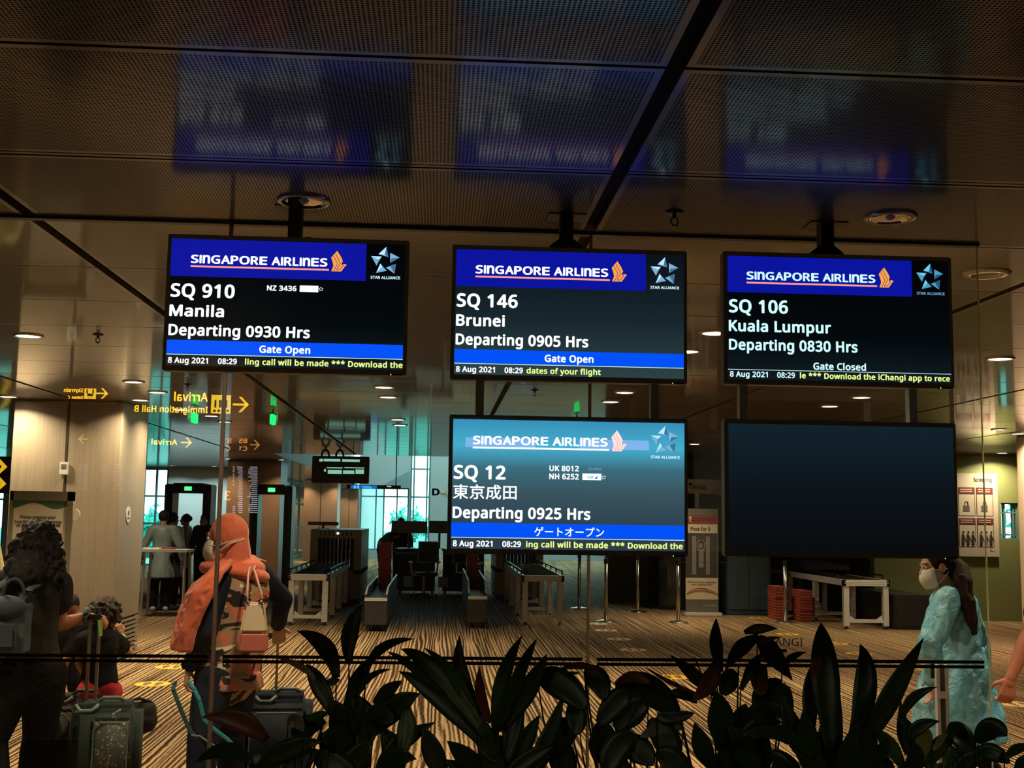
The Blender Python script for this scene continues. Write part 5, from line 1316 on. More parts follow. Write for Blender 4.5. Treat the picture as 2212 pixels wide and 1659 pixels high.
def hood(b, J, s):
    h = J['head']; f, r, u = basis(Hj.face); e = eul(f, r, u)
    b.ell(h+u*.018-f*.022, (.092, .105, .113), e, 20, 14)
    b.cap(h-f*.055-u*.03, J['neck']+Vector((.01, -.02, .02)), .085, .095, 18, .85, f)
    b.cap(h+f*.012-u*.11, J['neck']-f*(-.05)+UP*.0, .062, .085, 16)
    n0 = J['neck']
    for i, (rad, z, th) in enumerate(((.098, .03, .030), (.118, -.005, .034), (.140, -.035, .032))):
        pts = [n0+Vector((rad*1.10*math.cos(2*PI*q/20), rad*.82*math.sin(2*PI*q/20), z+.016*math.sin(2*PI*q/20+i*1.7)-.02*math.cos(2*PI*q/20))) for q in range(20)]
        b.tube(pts, th, 8, True)
sc = Hj.wear('headscarf', SCARF, hood, .007, 2, .004, 22.)
def tail(b, J, s):
    P = lambda px, py, Y: at(px, py, Y)-Hj.o
    rows_ = [((498, 1214, 6.16), (470, 1226, 6.12), (462, 1240, 6.14)), ((476, 1236, 6.07), (446, 1254, 6.03), (425, 1262, 6.10)), ((462, 1266, 6.04), (424, 1280, 6.00), (405, 1290, 6.10)), ((440, 1310, 6.02), (412, 1320, 6.0), (392, 1325, 6.10)), ((418, 1360, 6.03), (398, 1364, 6.0), (382, 1366, 6.08)), ((408, 1403, 6.04), (392, 1402, 6.01), (376, 1396, 6.06))]
    for a, c in zip(rows_[:-1], rows_[1:]):
        for i in range(3): b.cap(P(*a[i]), P(*c[i]), .021, .021, 10)
        for i in range(2): b.cap(P(*a[i]), P(*c[i+1]), .019, .019, 8); b.cap(P(*a[i+1]), P(*c[i]), .019, .019, 8); b.cap(P(*a[i]), P(*a[i+1]), .02, .02, 8)
    for i in range(2): b.cap(P(*rows_[-1][i]), P(*rows_[-1][i+1]), .02, .02, 8)
Hj.wear('scarf_tail', SCARF, tail, .007, 3, .005, 20.)
add_eyes(Hj.t, Hj.J['head'], Hj.face); Hj.mask()
h = Hj.Jl['head']; f, r, u = basis(Hj.face)
b = MB(); b.tube([h+f*.06-r*.09-u*.03, h+f*.01-r*.112-u*.035, h-f*.05-r*.11-u*.02, h-f*.115-r*.05-u*.01], .0028, 6); b.tube([h+f*.06-r*.085-u*.085, h+f*.0-r*.110-u*.06, h-f*.05-r*.11-u*.03, h-f*.115-r*.05-u*.015], .0028, 6); b.build('mask_strap', MASKW, Hj.t)
w = Hj.Jl['wrL']; d = (Hj.Jl['elL']-w).normalized(); b = MB(); b.cyl(w+d*.0, w+d*.03, .0335, .0335, 20); wt = b.build('wrist_watch', BLACK, Hj.t, True)
b = MB(); q = w+d*.015+Vector((-.02, -.03, 0)); b.cyl(q, q+Vector((-.008, -.012, 0)), .022, .022, 18); b.build('watch_face', mat('watch_glass', (.008, .008, .01), .1, coat=1.), wt)
# handbag hanging from her shoulder
p = at(549, 1352, 6.08)
t = thing('handbag', 'cream handbag with coral base hanging from the shoulder of the camouflage tunic', 'handbag', p)
CREAM = mat('cream_leather', (.55, .42, .28), .5); CORAL = mat('coral_leather', (.48, .13, .09), .5)
def bagbody(z0, z1, w0, w1, d0, d1):
    b = MB(); b._add([Vector((sx*(w1 if kz else w0), sy*(d1 if kz else d0), z1 if kz else z0)) for kz in (0, 1) for sy in (-1, 1) for sx in (-1, 1)], [(0, 2, 3, 1), (4, 5, 7, 6), (0, 1, 5, 4), (2, 6, 7, 3), (0, 4, 6, 2), (1, 3, 7, 5)]); b.bevel(.012, 3); return b
bagbody(-.03, .118, .064, .046, .055, .028).build('bag_body', CREAM, t, False); bagbody(-.128, -.028, .070, .0655, .058, .056).build('bag_base', CORAL, t, False)
top = at(547, 1216, 6.25)-p; sh = at(558, 1222, 6.40)-p
for s in (-1, 1):
    b = MB(); b.tube([(s*.034, -.025, .10), (s*.036, -.03, .16), (s*.02+top.x*.6, top.y*.5-.05, .25), (top.x+s*.012, top.y-.055, top.z-.03), (sh.x+s*.01, sh.y-.06, sh.z+.035), (sh.x+s*.01+.02, sh.y+.05, sh.z+.02)], .0065, 8); b.build('shoulder_strap', mat('strap_blush', (.5, .26, .19), .5), t, True)
    b = MB(); b.tube([(s*.034+.011*math.cos(a*PI/6), -.03, .115+.011*math.sin(a*PI/6)) for a in range(12)], .003, 6, True); b.build('strap_ring', STEEL, t)
b = MB(); b.tube([(.045, -.03, .12), (.06, -.03, .02), (.03, -.04, -.02)], .003, 6); b.build('tassel_cord', CREAM, t)
# teal strap dangling from her left hand
p = at(392, 1470, 6.12)
t = thing('dangling_strap', 'long teal webbing strap dangling from the left hand by the camouflage tunic', 'strap', p)
def ribbon(name, pts, wd, m):
    b = MB(); V_ = [at(x, y, Y)-p for x, y, Y in pts]
    for a, c in zip(V_[:-1], V_[1:]): b.cap(a, c, wd, wd, 10, .18, (0, 1, 0))
    b.build(name, m, t, True)
TEAL = mat('teal_webbing', (.03, .24, .29), .6); TEALD = mat('teal_webbing_dark', (.02, .07, .09), .7)
ribbon('strap_band', [(378, 1474, 6.10), (374, 1488, 6.06), (384, 1515, 6.05), (398, 1550, 6.05), (412, 1582, 6.05), (424, 1592, 6.05)], .011, TEALD)
ribbon('strap_band', [(408, 1472, 6.09), (418, 1486, 6.04), (430, 1510, 6.02), (437, 1540, 6.02), (442, 1556, 6.02), (462, 1575, 6.02), (490, 1596, 6.02), (512, 1618, 6.02)], .010, TEAL)
ribbon('thin_cord', [(414, 1588, 6.03), (432, 1590, 6.0), (452, 1604, 6.0), (478, 1618, 6.0)], .004, mat('grey_cord', (.25, .3, .3), .7))

# --- person in the blue gown walking left
J = dict(head=at(2024, 1222, 7.02), neck=at(2056, 1274, 7.03), chest=at(2062, 1330, 7.03), waist=at(2066, 1412, 7.03), pel=at(2070, 1478, 7.03), fwd=(-1, .06, 0),
         shL=at(2044, 1296, 6.88), shR=at(2072, 1292, 7.20), elL=at(2010, 1388, 6.80), wrL=at(2012, 1462, 6.84), elR=at(2110, 1390, 7.28), wrR=at(2126, 1472, 7.24),
         hipL=at(2066, 1494, 6.95), hipR=at(2074, 1494, 7.12), knL=at(2040, 1600, 6.94), knR=at(2096, 1606, 7.12), anL=at(2028, 1665, 6.94), anR=at(2160, 1670, 7.12), ftL=(-1, 0, 0), ftR=(-1, 0, -.2))
J['anL'].z = .075; J['anR'].z = .11
N = Person('person', 'person in pale blue plastic gown and face mask with long ponytail, walking left', floorpt(2075, 1660, 7.03), J, (-1, .05, -.22), SKIN_C)
N.trousers(NAVYCL, 1., .004)
GOWN = mat('blue_gown', (.13, .40, .45), .38, spec=.6)
def gown_mat(m):
    t = NT(m); n = t.noise(t.obj(), 7., 4., .6, dist=1.2); t.link(t.ramp(n, [(.35, (.10, .38, .53)), (.55, (.19, .50, .62)), (.7, (.32, .60, .68))]), t.b.inputs['Base Color'])
    bp = t.node('ShaderNodeBump'); bp.inputs['Strength'].default_value = .7; bp.inputs['Distance'].default_value = .03
    t.link(t.noise(t.obj(), 13., 5., .65, dist=1.5), bp.inputs['Height']); t.link(bp.outputs[0], t.b.inputs['Normal'])
gown_mat(GOWN)
def gownN(b, J, s):
    f = J['fwd']; P = lambda px, py, Y: at(px, py, Y)-N.o
    b.cap(J['shL'].lerp(J['neck'], .1), J['shR'].lerp(J['neck'], .1), .078, None, 16); b.cap(J['neck']-UP*.06, J['chest'], .09, .13, 16)
    b.cap(J['chest']+UP*.03, J['waist'], .160, .165, 20, .9, f)
    c0 = J['waist']; n = 24; rg = []
    for z, cx, rx, ry in ((.03, 0, .165, .16), (-.15, .0, .195, .215), (-.28, -.01, .25, .25), (-.38, -.005, .27, .265), (-.50, .0, .278, .27)):
        rg.append([c0+Vector((cx+rx*math.cos(2*PI*q/n)+.012*math.sin(6*PI*q/n*1.0+z*20), ry*math.sin(2*PI*q/n), z)) for q in range(n)])
    vs = [p for r_ in rg for p in r_]; fs = [(i*n+k, i*n+(k+1) % n, (i+1)*n+(k+1) % n, (i+1)*n+k) for i in range(len(rg)-1) for k in range(n)]+[tuple(range(n)), tuple(range((len(rg)-1)*n, len(rg)*n))]
    b._add(vs, fs)
    for a in 'LR': limb(b, J['sh'+a], J['el'+a], .085, .072, .085); limb(b, J['el'+a], J['wr'+a], .075, .05, .070)
o = N.wear('gown', GOWN, gownN, .009, 2); crumple(o, .016, 9., 3., .5); crumple(o, .006, 25., 8.)
b = MB(); n0 = N.Jl['neck']; b.tube([n0+Vector((.085*math.cos(2*PI*q/18)-.005, .078*math.sin(2*PI*q/18), -.03-.03*math.cos(2*PI*q/18))) for q in range(18)], .014, 8, True); b.build('collar', mat('white_cloth', (.62, .60, .55), .8), N.t, True)
def hairN(b, J, s):
    h = J['head']; f, r, u = basis(N.face); e = eul(f, r, u); b.ell(h+u*.020-f*.018, (.084, .098, .100), e, 18, 12); b.cap(h-f*.06-u*.02, J['neck']+Vector((.03, -.0, .02)), .062, .05)
    b.tube([h-f*.09+u*.01]+[at(x, y, Y)-N.o for x, y, Y in ((2074, 1232, 6.96), (2082, 1262, 6.88), (2090, 1300, 6.84), (2099, 1340, 6.84), (2106, 1366, 6.85))], [.05, .058, .055, .048, .038, .016], 12)
    rnd = random.Random(9)
    for i in range(16):
        a = rnd.uniform(-8, 8); b.tube([at(2076+a, 1240, 6.85)-N.o, at(2086+a, 1290, 6.80)-N.o, at(2098+a, 1340, 6.80)-N.o, at(2106+a*.6, 1372, 6.83)-N.o], .008, 6)
N.wear('hair', HAIRR, hairN, .0075, 1)
add_eyes(N.t, N.J['head'], N.face); N.mask()
for a in 'LR':
    b = MB(); w = N.Jl['wr'+a]; dd = (w-N.Jl['el'+a]).normalized(); b.cap(w-dd*.03, w+dd*.03, .036, .036); b.build('glove_cuff', mat('grey_glove', (.3, .33, .33), .5), N.t, True)

# --- person past the end of the glass, only a forearm in view
J, o0 = stand(0, 0, 1.68, PI/2)
q = at(2300, 1400, 6.5); ox = q.x+.16
J = {n: (v+Vector((ox, 6.62, 0)) if n not in ('fwd',) else v) for n, v in J.items()}
J['shL'] = at(2262, 1250, 6.46); J['elL'] = at(2222, 1372, 6.44); J['wrL'] = at(2183, 1464, 6.42)
D = Person('person', 'person mostly outside the right edge, only a bare hanging forearm and hand showing', (ox, 6.62, 0), J, (-1, 0, 0), SKIN_A, 1.14,
           hands={'L': ((-.25, 0, -1), (.15, .95, 0), .75, -1)})
D.shirt(BLACKCL, .6); D.trousers(BLACKCL, 1.); D.wear('hair', HAIRD, hairP, .009)

# --- staff and travellers farther inside
GGOWN = mat('grey_gown', (.24, .31, .31), .5)
def gownG(b, J, s):
    f = J['fwd']; b.cap(J['shL'], J['shR'], .075*s, None, 14); b.cap(J['chest']+UP*.05, J['waist'], .155*s, .155*s, 18, .8, f); b.cyl(J['waist'], J['pel']-UP*.36*s, .150*s, .215*s, 20)
    for a in 'LR': limb(b, J['sh'+a], J['el'+a], .075*s, .065*s); limb(b, J['el'+a], J['el'+a].lerp(J['wr'+a], .95), .066*s, .05*s)
def far_person(label, px, Y, H, ang, kind, hair=HAIRD, skin=SKIN_C, mask=False, arms=.08, cloth=None):
    x = at(px, 1150, Y).x; J, o = stand(x, Y, H, ang, arms); f = J['fwd']
    Q = Person('person', label, o, J, f, skin, H/1.65, .012, group=None, shoes=mat('pale_shoe', (.5, .5, .48), .6) if kind == 'gown' else None)
    Q.trousers(BLACKCL, 1., .018, fold=.0)
    if kind == 'gown': crumple(Q.wear('gown', cloth or GGOWN, gownG, .014, 2), .012, 8.)
    else: Q.shirt(cloth, 1.8 if kind == 'long' else .6, .02, fold=.004)
    def hr(b, J, s): h = J['head']; b.ell(h+UP*.02-J['fwd']*.016, (.088*s, .10*s, .102*s), None, 14, 10); b.ell(h-J['fwd']*.085*s+UP*.02*s, (.05, .05, .055), None, 10, 8)
    Q.wear('hair', hair, hr, .012)
    if mask: add_eyes(Q.t, Q.J['head'], Q.face); Q.mask()
    return Q
far_person('person in grey gown seen from behind, standing before the left metal detector', 352, 20.0, 1.66, .15, 'gown', arms=.16)
far_person('second person in grey gown with dark bun, close beside the first', 372, 20.6, 1.63, -.5, 'gown', HAIRD)
far_person('person with white mask facing the camera behind the small steel table', 442, 22.7, 1.62, PI-.2, 'long', mask=True, cloth=mat('dark_uniform', (.03, .03, .032), .8))
far_person('person in pale shirt partly hidden behind the gowned staff', 402, 23.2, 1.60, PI/2, 'long', cloth=mat('pale_shirt', (.45, .38, .28), .8))
far_person('person in pale yellow shirt at the left edge beside the column', -55, 11.6, 1.62, PI, 'long', cloth=mat('yellow_shirt', (.5, .44, .2), .8))
far_person('distant person silhouetted against the bright windows above the monitor', 866, 27.0, 1.58, .2, 'long', cloth=BLACKCL)
x = at(836, 1150, 26.4).x; J, o = stand(x-.1, 26.4, 1.6, -PI/2)
for n_ in ('head', 'neck', 'chest', 'shL', 'shR'): J[n_] = J[n_]+Vector((.30*(J[n_].z-.95)/.6, 0, -.28*(J[n_].z-.95)/.6))
for a in 'LR': J['el'+a] = J['sh'+a]+Vector((.06, 0, -.27)); J['wr'+a] = J['el'+a]+Vector((.22, 0, -.04))
Q = Person('person', 'distant person bending forward at a desk before the bright windows', o, J, (.8, 0, -.5), SKIN_C, .97, .012)
Q.trousers(BLACKCL, 1., .018); Q.shirt(mat('slate_shirt', (.05, .09, .10), .8), 1.8, .02); Q.wear('hair', HAIRD, hairP, .012)
# ------------------------------------------------------------------ luggage
def pattern_cloth():
    m = mat('patterned_canvas', (.05, .08, .06), .8); t = NT(m); x, y, z = t.sep(t.obj())
    v = t.node('ShaderNodeTexVoronoi'); v.inputs['Scale'].default_value = 62.; t.link(t.comb(x, t.math('MULTIPLY', y, .2), z), v.inputs['Vector'])
    d = t.math('LESS_THAN', v.outputs['Distance'], .34); n = t.noise(t.obj(), 90., 2.)
    pick = t.ramp(t.sep(v.outputs['Color'])[0], [(.0, (.30, .20, .12)), (.4, (.36, .09, .06)), (.6, (.22, .26, .20)), (.8, (.40, .34, .24))], 'CONSTANT')
    mx = t.node('ShaderNodeMix', data_type='RGBA'); t.link(t.math('MULTIPLY', d, t.math('GREATER_THAN', n, .46)), mx.inputs['Factor']); mx.inputs[6].default_value = (.042, .055, .042, 1); t.link(pick, mx.inputs[7])
    t.link(mx.outputs[2], t.b.inputs['Base Color']); return m
def suitcase(name, label, loc, rz, w, d, h, m, trim, htop, hx, pull=True, pocket=None, hw=.0085, tube=None, sp=.036, px=.03):
    t = thing(name, label, 'suitcase', loc, rz)
    b = MB(); b.b2((-w, -d, .06), (w, d, h)); b.bevel(.055, 5); b.build('shell', m, t, True)
    b = MB(); b.b2((-w+px, -d-.03, .12), (w-.03, -d+.005, h-.07)); b.bevel(.028, 4); b.build('front_pocket', pocket or m, t, True)
    b = MB(); zz = h-.07; b.tube([(-w+px+.02, -d-.032, .16), (-w+px+.02, -d-.034, zz-.06), (-w+px+.06, -d-.034, zz-.022), (w-.09, -d-.034, zz-.022), (w-.05, -d-.034, zz-.06), (w-.05, -d-.032, .16)], .005, 6); b.build('zip', trim, t)
    b = MB(); b.tube([(hx+.045, -.03, h-.005), (hx+.08, -.035, h+.022), (hx+.17, -.035, h+.022), (hx+.20, -.03, h-.005)], .011, 8); b.build('carry_handle', trim, t, True)
    b = MB(); b.tube([(hx-.06, -d*.55, h-.012), (hx-.03, -d*.8, h-.04), (hx+.03, -d*.8, h-.04), (hx+.06, -d*.55, h-.012)], .012, 8); b.build('handle_well', trim, t, True)
    if pull:
        for s in (-1, 1):
            b = MB(); b.b2((hx+s*sp-hw, d*.2-hw, h-.03), (hx+s*sp+hw, d*.2+hw, htop)); b.build('telescopic_tube', tube or STEEL, t)
        b = MB(); b.b2((hx-sp-.016, d*.2-.016, htop-.01), (hx+sp+.016, d*.2+.016, htop+.022)); b.bevel(.008); b.build('handle_grip', BLACK, t)
    for sx in (-1, 1):
        for sy in (-1, 1):
            b = MB(); b.cyl((sx*(w-.05)-.012, sy*(d-.04), .03), (sx*(w-.05)+.012, sy*(d-.04), .03), .03, n=16); b.b2((sx*(w-.05)-.018, sy*(d-.04)-.02, .035), (sx*(w-.05)+.018, sy*(d-.04)+.02, .075)); b.build('wheel', BLACK, t)
    return t
TR1 = mat('sage_trim', (.10, .15, .125), .6); TUBE = mat('brushed_tube', (.30, .25, .20), .35, .8)
p = at(228, 1659, 6.82)
hxw = at(199, 1500, 6.85).x-p.x
hz = at(204, 1330, 6.86).z
sc1 = suitcase('suitcase', 'small green suitcase with dotted floral pattern held by the dark-haired person', (p.x, 6.82, 0), .10, .182, .13, at(230, 1520, 6.72).z, mat('sage_canvas', (.03, .044, .037), .8, spec=.15), TR1, hz-.012, hxw, True, pattern_cloth(), .008, TUBE, .025, .115)
b = MB(); q = Vector((hxw+.03, -.01, hz-.02)); b.poly([q+Vector((-.01, 0, 0)), q+Vector((.014, 0, 0)), q+Vector((.022, -.01, -.085)), q+Vector((.004, -.01, -.09))], .006); b.build('luggage_tag', mat('lime_tag', (.30, .55, .10), .5), sc1)
b = MB(); b.tube([(.04, -.12, hz*0+sc1.children[0].dimensions.z), (.05, -.13, .54), (.08, -.13, .56), (.07, -.12, .52)], .010, 8); b.build('ribbon_knot', mat('pale_ribbon', (.25, .32, .28), .7), sc1)
p = at(136, 1659, 7.02)
suitcase('suitcase', 'plain dark brown suitcase between the dark-haired person and the child', (p.x+.015, 7.02, 0), -.06, .105, .10, at(140, 1502, 6.95).z, mat('dark_brown_canvas', (.018, .013, .009), .85), mat('brown_piping', (.05, .035, .022), .6), .0, -.02, False)
p = at(297, 1550, 7.12)
t = thing('shoulder_bag', 'round black bag strapped to the right side of the patterned suitcase', 'bag', p)
BAGK = mat('black_nylon', (.008, .0065, .006), .8)
b = MB(); b.ell((0, 0, 0), (.122, .10, .088), (0, .22, 0), 20, 14); b.ell((.05, 0, .035), (.065, .08, .075), None, 16, 10); b.ell((-.085, -.06, -.02), (.07, .09, .07), None, 16, 10); crumple(b.blob('bag_body', BAGK, t, .009, 3), .008, 12)
b = MB(); b.tube([(-.09, -.03, .05), (-.05, -.05, .10), (.02, -.05, .118), (.08, -.02, .09)], .009, 8); b.build('bag_strap', BAGK, t, True)
b = MB(); b.cap((-.10, -.10, .015), (-.15, -.16, .01), .03, .025); b.build('fastening_strap', BAGK, t, True)
b = MB(); b.cap((-.105, -.07, .066), (-.085, -.09, .062), .012, .008); b.build('pink_charm', mat('pink_charm', (.5, .2, .2), .6), t, True)
p = at(597, 1659, 7.05)
hxw = at(577, 1500, 7.05).x-p.x; hz = at(597, 1378, 7.0).z
sc2 = suitcase('suitcase', 'dark navy suitcase with long raised handle behind the camouflage tunic', (p.x, 7.05, 0), .06, .196, .14, at(600, 1500, 6.95).z, mat('navy_canvas', (.007, .011, .016), .8, spec=.15), mat('slate_trim', (.05, .065, .075), .5), hz, hxw, True, None, .0075, mat('gold_tube', (.40, .30, .18), .35, .8), .049)
# ------------------------------------------------------------------ planting in front of the glass
def leafmat(name, c, rough=.35):
    m = mat(name, c, rough, coat=.1, coat_rough=.3, spec=.3); t = NT(m); n = t.noise(t.obj(), 14., 3.)
    t.link(t.ramp(n, [(.3, tuple(a*.7 for a in c)), (.7, tuple(a*1.25 for a in c))]), t.b.inputs['Base Color']); return m
LM = dict(d=leafmat('leaf_dark_green', (.028, .058, .014)), g=leafmat('leaf_green', (.05, .115, .02)), y=leafmat('leaf_yellow_green', (.30, .32, .06)), b=leafmat('leaf_brown', (.16, .055, .018)), p=leafmat('leaf_dry_pale', (.42, .29, .15), .6), s=leafmat('leaf_silver', (.2, .2, .15)))
STEM = mat('plant_stem', (.022, .018, .009), .6)
def blade(pts, wd, o, fold=.25, round_=False, thick=.0012):
    """a leaf blade along a curve through three points"""
    a, m, c = pts; ctrl = m*2-(a+c)*.5; b = MB(); N = 14; rows_ = []
    for i in range(N+1):
        t = i/N; p = a*(1-t)**2+ctrl*2*t*(1-t)+c*t*t; tg = ((ctrl-a)*(1-t)+(c-ctrl)*t).normalized()
        s = tg.cross(Vector((.05, -1, .12))).normalized(); nn = s.cross(tg)
        w = wd*(max(0, math.sin(PI*min(1, .04+t*.97)))**.55 if round_ else (min(1., .42+t*1.5)*(1-max(0, (t-.45)/.55)**1.9)))/2
        w = max(w, .0006); d = nn*(w*fold)+nn*.002*math.sin(t*9)
        rows_.append([p-s*w+d-o, p-s*w*.5+d*.45-o, p-o, p+s*w*.5+d*.45-o, p+s*w+d-o])
    for i in range(N):
        for j in range(4): b.poly([rows_[i][j], rows_[i][j+1], rows_[i+1][j+1], rows_[i+1][j]])
    bmesh.ops.remove_doubles(b.bm, verts=b.bm.verts[:], dist=1e-6)
    bmesh.ops.recalc_face_normals(b.bm, faces=b.bm.faces[:]); bmesh.ops.solidify(b.bm, geom=b.bm.faces[:], thickness=thick)
    return b
SOIL = .46
def plant(name, label, px, Y, leaves, stems=(), trunk=None, group='plants in the planter before the glass'):
    root = at(px, 1659, Y); root.z = SOIL; t = thing(name, label, 'plant', root, group=group); rnd = random.Random(px)
    for L in leaves:
        (bx, by), (mx, my), (tx, ty), wp, k = L[:5]; rd = len(L) > 5 and 'r' in L[5]; pet = len(L) > 5 and 's' in L[5]
        y0 = Y+rnd.uniform(-.05, .05); dy = rnd.uniform(-.10, .10)
        a, m, c = at(bx, by, y0), at(mx, my, y0+dy*.5), at(tx, ty, y0+dy)
        lf = blade((a, m, c), wp*Y/FPX, root, .12 if rd else .22, rd).build('leaf', LM[k], t, True)
        if pet:
            q = Vector((root.x+(a.x-root.x)*.35, Y+rnd.uniform(-.06, .06), SOIL)); mid = a.lerp(q, .45)+Vector(((a.x-root.x)*.12, 0, 0))
            b = MB(); b.tube([a-root, a.lerp(mid, .5)-root+Vector(((a.x-root.x)*.02, 0, 0)), mid-root, q-root], [.0022, .003, .0036, .0042], 6); b.build('leaf_stalk', STEM, lf)
    for (x0, y0_, x1, y1_, r) in stems:
        p, q = at(x0, y0_, Y), at(x1, y1_, Y); d = (q-p); e = q+d*max(0., (SOIL-q.z)/d.z) if abs(d.z) > 1e-4 else q
        b = MB(); b.tube([p-root, p.lerp(e, .4)+Vector((.006, 0, 0))-root, e-root], [r*.7, r, r*1.2], 7); b.build('stem', STEM, t)
    if trunk:
        p = at(trunk[0], trunk[1], Y); b = MB(); b.tube([Vector((0, 0, 0)), (p-root)*.5+Vector((.01, 0, 0)), p-root], [.022, .020, .016], 10); b.build('trunk', STEM, t)
    return t
plant('cordyline_plant', 'dark plant with broad strap leaves in the middle, below the blue screen', 1080, 4.0, [
    ((1062, 1600), (1002, 1490), (993, 1371), 42, 'g'), ((1070, 1590), (1085, 1470), (1129, 1371), 34, 'g'), ((1078, 1580), (1120, 1460), (1160, 1379), 27, 'd'),
    ((1085, 1575), (1140, 1490), (1181, 1412), 42, 'd'), ((1050, 1590), (945, 1455), (866, 1402), 40, 'g'), ((960, 1500), (890, 1440), (836, 1407), 18, 'd'),
    ((1050, 1600), (985, 1470), (915, 1399), 26, 'g'), ((1065, 1630), (955, 1512), (861, 1450), 44, 'd'), ((1060, 1560), (1038, 1500), (1037, 1437), 24, 'b'),
    ((1095, 1680), (1130, 1610), (1166, 1543), 40, 'd'), ((1130, 1690), (1180, 1600), (1217, 1498), 36, 'd'), ((965, 1690), (935, 1625), (916, 1568), 46, 'd'),
    ((1075, 1640), (1050, 1600), (1010, 1500), 46, 'd'), ((1090, 1650), (1110, 1560), (1120, 1480), 44, 'd'), ((1060, 1690), (1010, 1640), (965, 1600), 44, 'd'), ((1100, 1700), (1060, 1640), (1040, 1560), 50, 'd'), ((1085, 1690), (1140, 1640), (1200, 1610), 38, 'd'), ((1040, 1720), (1010, 1680), (960, 1640), 50, 'd'), ((1120, 1720), (1150, 1660), (1190, 1640), 44, 'd'), ((1060, 1720), (1075, 1650), (1060, 1590), 54, 'd')], trunk=(1075, 1590))
plant('cordyline_plant', 'dark plant with tall pointed strap leaves at right, below the black screen', 1790, 3.9, [
    ((1795, 1630), (1780, 1450), (1773, 1345), 64, 'd'), ((1835, 1620), (1868, 1480), (1857, 1391), 54, 'd'), ((1870, 1610), (1925, 1500), (1995, 1377), 48, 'd'), ((1948, 1552), (1972, 1508), (2024, 1484), 24, 'd'),
    ((1750, 1600), (1752, 1490), (1772, 1412), 40, 'd'), ((1758, 1470), (1762, 1440), (1774, 1414), 26, 'b'), ((1770, 1660), (1720, 1590), (1690, 1500), 50, 'd'), ((1810, 1690), (1850, 1600), (1900, 1540), 52, 'd'),
    ((1790, 1700), (1790, 1600), (1815, 1500), 60, 'd'), ((1760, 1640), (1690, 1585), (1600, 1590), 34, 'd'), ((1760, 1690), (1745, 1610), (1735, 1530), 56, 'd'), ((1830, 1700), (1880, 1650), (1925, 1590), 44, 'd'), ((1850, 1700), (1870, 1620), (1880, 1560), 48, 'd'), ((1720, 1720), (1700, 1660), (1660, 1620), 54, 'd'), ((1780, 1720), (1755, 1650), (1700, 1600), 54, 'd'), ((1840, 1720), (1830, 1650), (1850, 1560), 60, 'd'), ((1740, 1720), (1760, 1650), (1750, 1570), 56, 'd')], trunk=(1800, 1600))
plant('broadleaf_plant', 'plant with one rusty brown leaf and a tall pointed leaf right of the blue screen', 1560, 4.1, [
    ((1556, 1452), (1546, 1390), (1547, 1335), 30, 'd', 's'), ((1548, 1428), (1530, 1475), (1494, 1515), 40, 'b', 's'), ((1636, 1378), (1665, 1410), (1712, 1470), 46, 'g', 's'), ((1640, 1376), (1600, 1400), (1566, 1448), 34, 'd'),
    ((1608, 1366), (1640, 1358), (1680, 1358), 22, 'g'), ((1600, 1490), (1625, 1440), (1652, 1410), 24, 'd', 's'), ((1560, 1500), (1575, 1470), (1590, 1450), 44, 'd', 'rs'), ((1545, 1500), (1500, 1460), (1448, 1415), 30, 'd', 's'),
    ((1510, 1500), (1450, 1475), (1395, 1442), 10, 'b'), ((1640, 1540), (1650, 1500), (1690, 1470), 50, 'd', 'rs'), ((1560, 1620), (1555, 1550), (1545, 1490), 60, 'd', 's'), ((1600, 1600), (1640, 1570), (1690, 1560), 44, 'd', 's'),
    ((1650, 1500), (1640, 1470), (1655, 1440), 40, 'b', 'r'), ((1580, 1640), (1600, 1570), (1610, 1520), 60, 'd', 's'), ((1540, 1660), (1515, 1610), (1500, 1560), 44, 'd', 's'), ((1700, 1480), (1690, 1520), (1700, 1560), 50, 'd', 'rs'), ((1620, 1680), (1610, 1620), (1570, 1570), 60, 'd', 's'), ((1530, 1700), (1560, 1650), (1570, 1600), 60, 'd', 's'), ((1600, 1560), (1650, 1540), (1700, 1530), 50, 'd', 's'), ((1650, 1680), (1640, 1630), (1660, 1580), 60, 'd', 's'),
    ((1690, 1440), (1710, 1420), (1742, 1408), 16, 'g', 's'), ((1650, 1392), (1656, 1382), (1690, 1376), 12, 's')], [(1500, 1420, 1590, 1640, .003), (1595, 1440, 1586, 1640, .004)])
